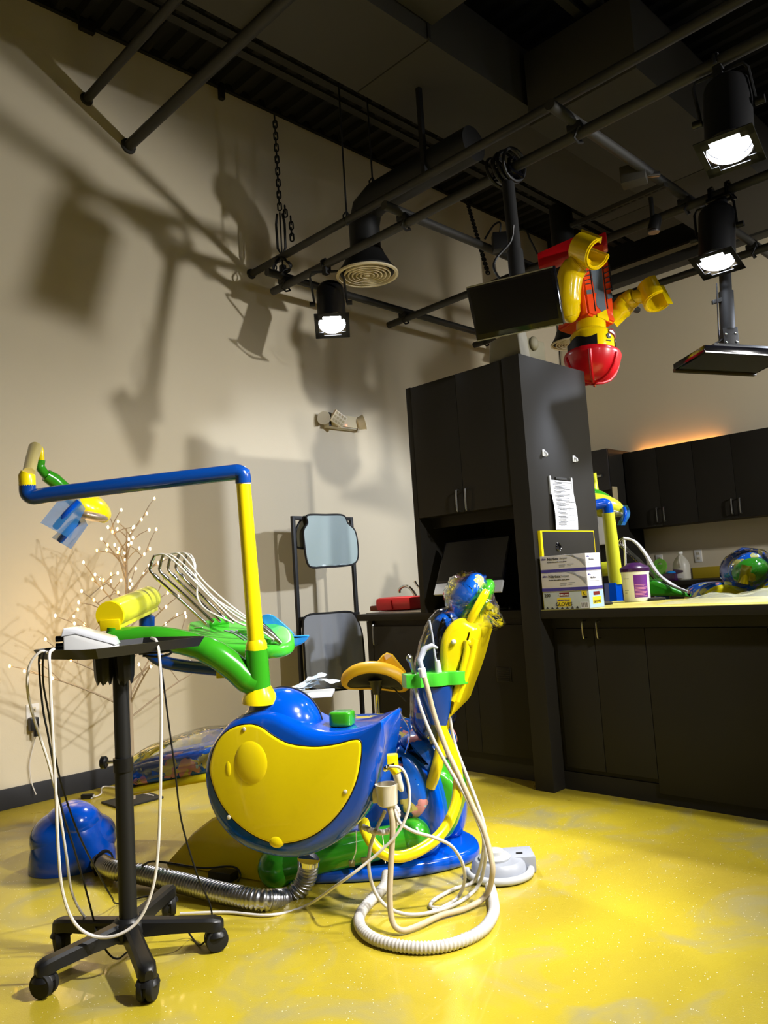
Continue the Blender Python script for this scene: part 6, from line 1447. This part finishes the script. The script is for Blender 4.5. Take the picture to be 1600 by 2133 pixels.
# ------------------------------------------------------------------ pouches on the tray, pedal, stool
rr = random.Random(31)
labs = ['white sterile pouch at the left of the unit tray', 'blue edged sterile pouch across the unit tray', 'sterile pouch with a tan strip on the unit tray', 'crumpled sterile pouch sticking up from the unit tray', 'sterile pouch hanging over the right edge of the unit tray']
for k in range(5):
    a = (0.1, -0.25, 0.3, 0.5, -0.1)[k]; dx = (-0.06, -0.02, 0.0, 0.03, 0.085)[k]; tilt = (0.02, 0.08, 0.1, 0.35, -0.15)[k]
    ax_ = (R0*math.cos(a)+F0*math.sin(a)+UP*tilt).normalized(); ay_ = UP.cross(ax_).normalized(); az_ = ax_.cross(ay_)
    c = tc0+R0*dx+UP*(0.013+0.008*k+0.05*abs(tilt))
    rows = [[c+ax_*(0.075*(u-0.5)*2*0.9)+ay_*(0.036*(v-0.5)*2)+az_*(0.006*math.sin(u*9+k)*math.cos(v*5)+0.004*rr.random()) for v in [j/4 for j in range(5)]] for u in [i/9 for i in range(10)]]
    o = thing('sterile_pouch', labs[k], 'pouch', tuple(c), 'sterile pouches on the unit tray')
    part('film', MB().grid(rows), 'pouch', o, sharp=20)
    part('seal_strip', MB().grid([[r_[j]+az_*0.002 for j in (1, 2)] for r_ in rows[1:6]]), 'pouch_tan' if k in (1, 2) else 'paper', o)
pc_ = Z(1040, 1822, 0)
t = thing('foot_pedal', 'grey round foot control with a guard rail beside the chair base', 'foot pedal', (pc_.x, pc_.y, 0))
part('base', MB().lathe(pc_, [(0.105, 0), (0.105, 0.012), (0.098, 0.045), (0.085, 0.058), (0.04, 0.062)], n=36), 'grey_plastic', t)
part('pedal_disc', MB().lathe(pc_+UP*0.06-R0*0.012, [(0.058, 0), (0.06, 0.008), (0.052, 0.016), (0.036, 0.018), (0.034, 0.03), (0.02, 0.034)], n=32), 'grey_light', t)
part('guard', MB().tube([pc_+R0*(0.118*math.cos(a))-F0*(0.118*math.sin(a))+UP*0.016 for a in [PI*(-0.05+1.1*i/30) for i in range(31)]], 0.014, 10), 'grey_light', t)
bxp = pc_+R0*0.085+F0*0.05
part('rear_block', MB().obox(bxp+UP*0.032, R0, F0, UP, 0.055, 0.06, 0.03, 0.008), 'grey_plastic', t)
part('switch', MB().obox(bxp+UP*0.0635-F0*0.02, R0, F0, UP, 0.012, 0.006, 0.002, 0.001), 'black', t)
# stool
sp = D(783, 1408, 4.35); sb_ = V((sp.x, sp.y, 0)); sz = D(783, 1420, 4.35).z
t = thing('saddle_stool', 'yellow saddle stool with black underside on a chrome column', 'stool', (sb_.x, sb_.y, 0))
sn = (UP*0.86+F0*0.46+R0*0.12).normalized(); sr = (R0 - sn*R0.dot(sn)).normalized(); sf = sn.cross(sr)
def sring(kx, h, bow=0.0): return [sp+sr*(0.192*kx*math.cos(a))+sf*((0.15+0.012*math.cos(2*a))*kx*math.sin(a))+sn*(h-bow*math.cos(a)**2) for a in [2*PI*i/40 for i in range(40)]]
part('seat', MB().grid([sring(k, h, 0.035) for k, h in ((0.80, -0.028), (0.9, -0.034), (0.97, -0.024), (1.0, 0.0), (0.98, 0.02), (0.9, 0.036), (0.7, 0.044), (0.4, 0.046), (0.02, 0.046))], close_u=True), 'seat_yellow', t, sharp=80)
mbu = MB().grid([sring(0.86*(1+0.03*math.sin(i)), -0.027, 0.035) if i == 0 else sring(k, h, 0.035) for i, (k, h) in enumerate(((0.86, -0.027), (0.6, -0.02), (0.3, -0.02), (0.02, -0.02)))], close_u=True)
part('underside', mbu, 'black_rubber', t, sharp=80)
tr_ = [D(782, 1384, 4.42), D(796, 1366, 4.42), D(806, 1360, 4.42), D(818, 1364, 4.42), D(846, 1400, 4.42), D(842, 1408, 4.42), D(790, 1400, 4.42)]
part('rear_rise', MB().slab(tr_, -F0, 0.05, 0.012), 'seat_yellow', t)
part('size_tag', MB().slab([D(800, 1366, 4.405), D(806, 1361, 4.405), D(817, 1366, 4.405), D(804, 1375, 4.405)], -F0, 0.002, 0), 'pouch_tan', t)
part('mechanism', MB().lathe(sp-UP*0.07, [(0.02, -0.03), (0.028, 0.0), (0.05, 0.04), (0.06, 0.05)], n=20), 'black_plastic', t)
part('tilt_lever', MB().tube([sp-UP*0.03+R0*0.03, sp-UP*0.08+R0*0.1, sp-UP*0.15+R0*0.16], 0.004, 6), 'black_metal', t)
part('column', MB().cyl(V((sp.x, sp.y, 0.08)), sp-UP*0.09, 0.019), 'chrome', t)
for k in range(5):
    a = k*2*PI/5+0.3; q = sb_+V((math.cos(a), math.sin(a), 0))*0.24
    part('foot_spoke', MB().tube([sb_+UP*0.09, q+UP*0.06], [0.022, 0.014], 10), 'chrome', t)
    part('caster', MB().cyl(q+UP*0.025-R0*0.012, q+UP*0.025+R0*0.012, 0.025), 'black_rubber', t)
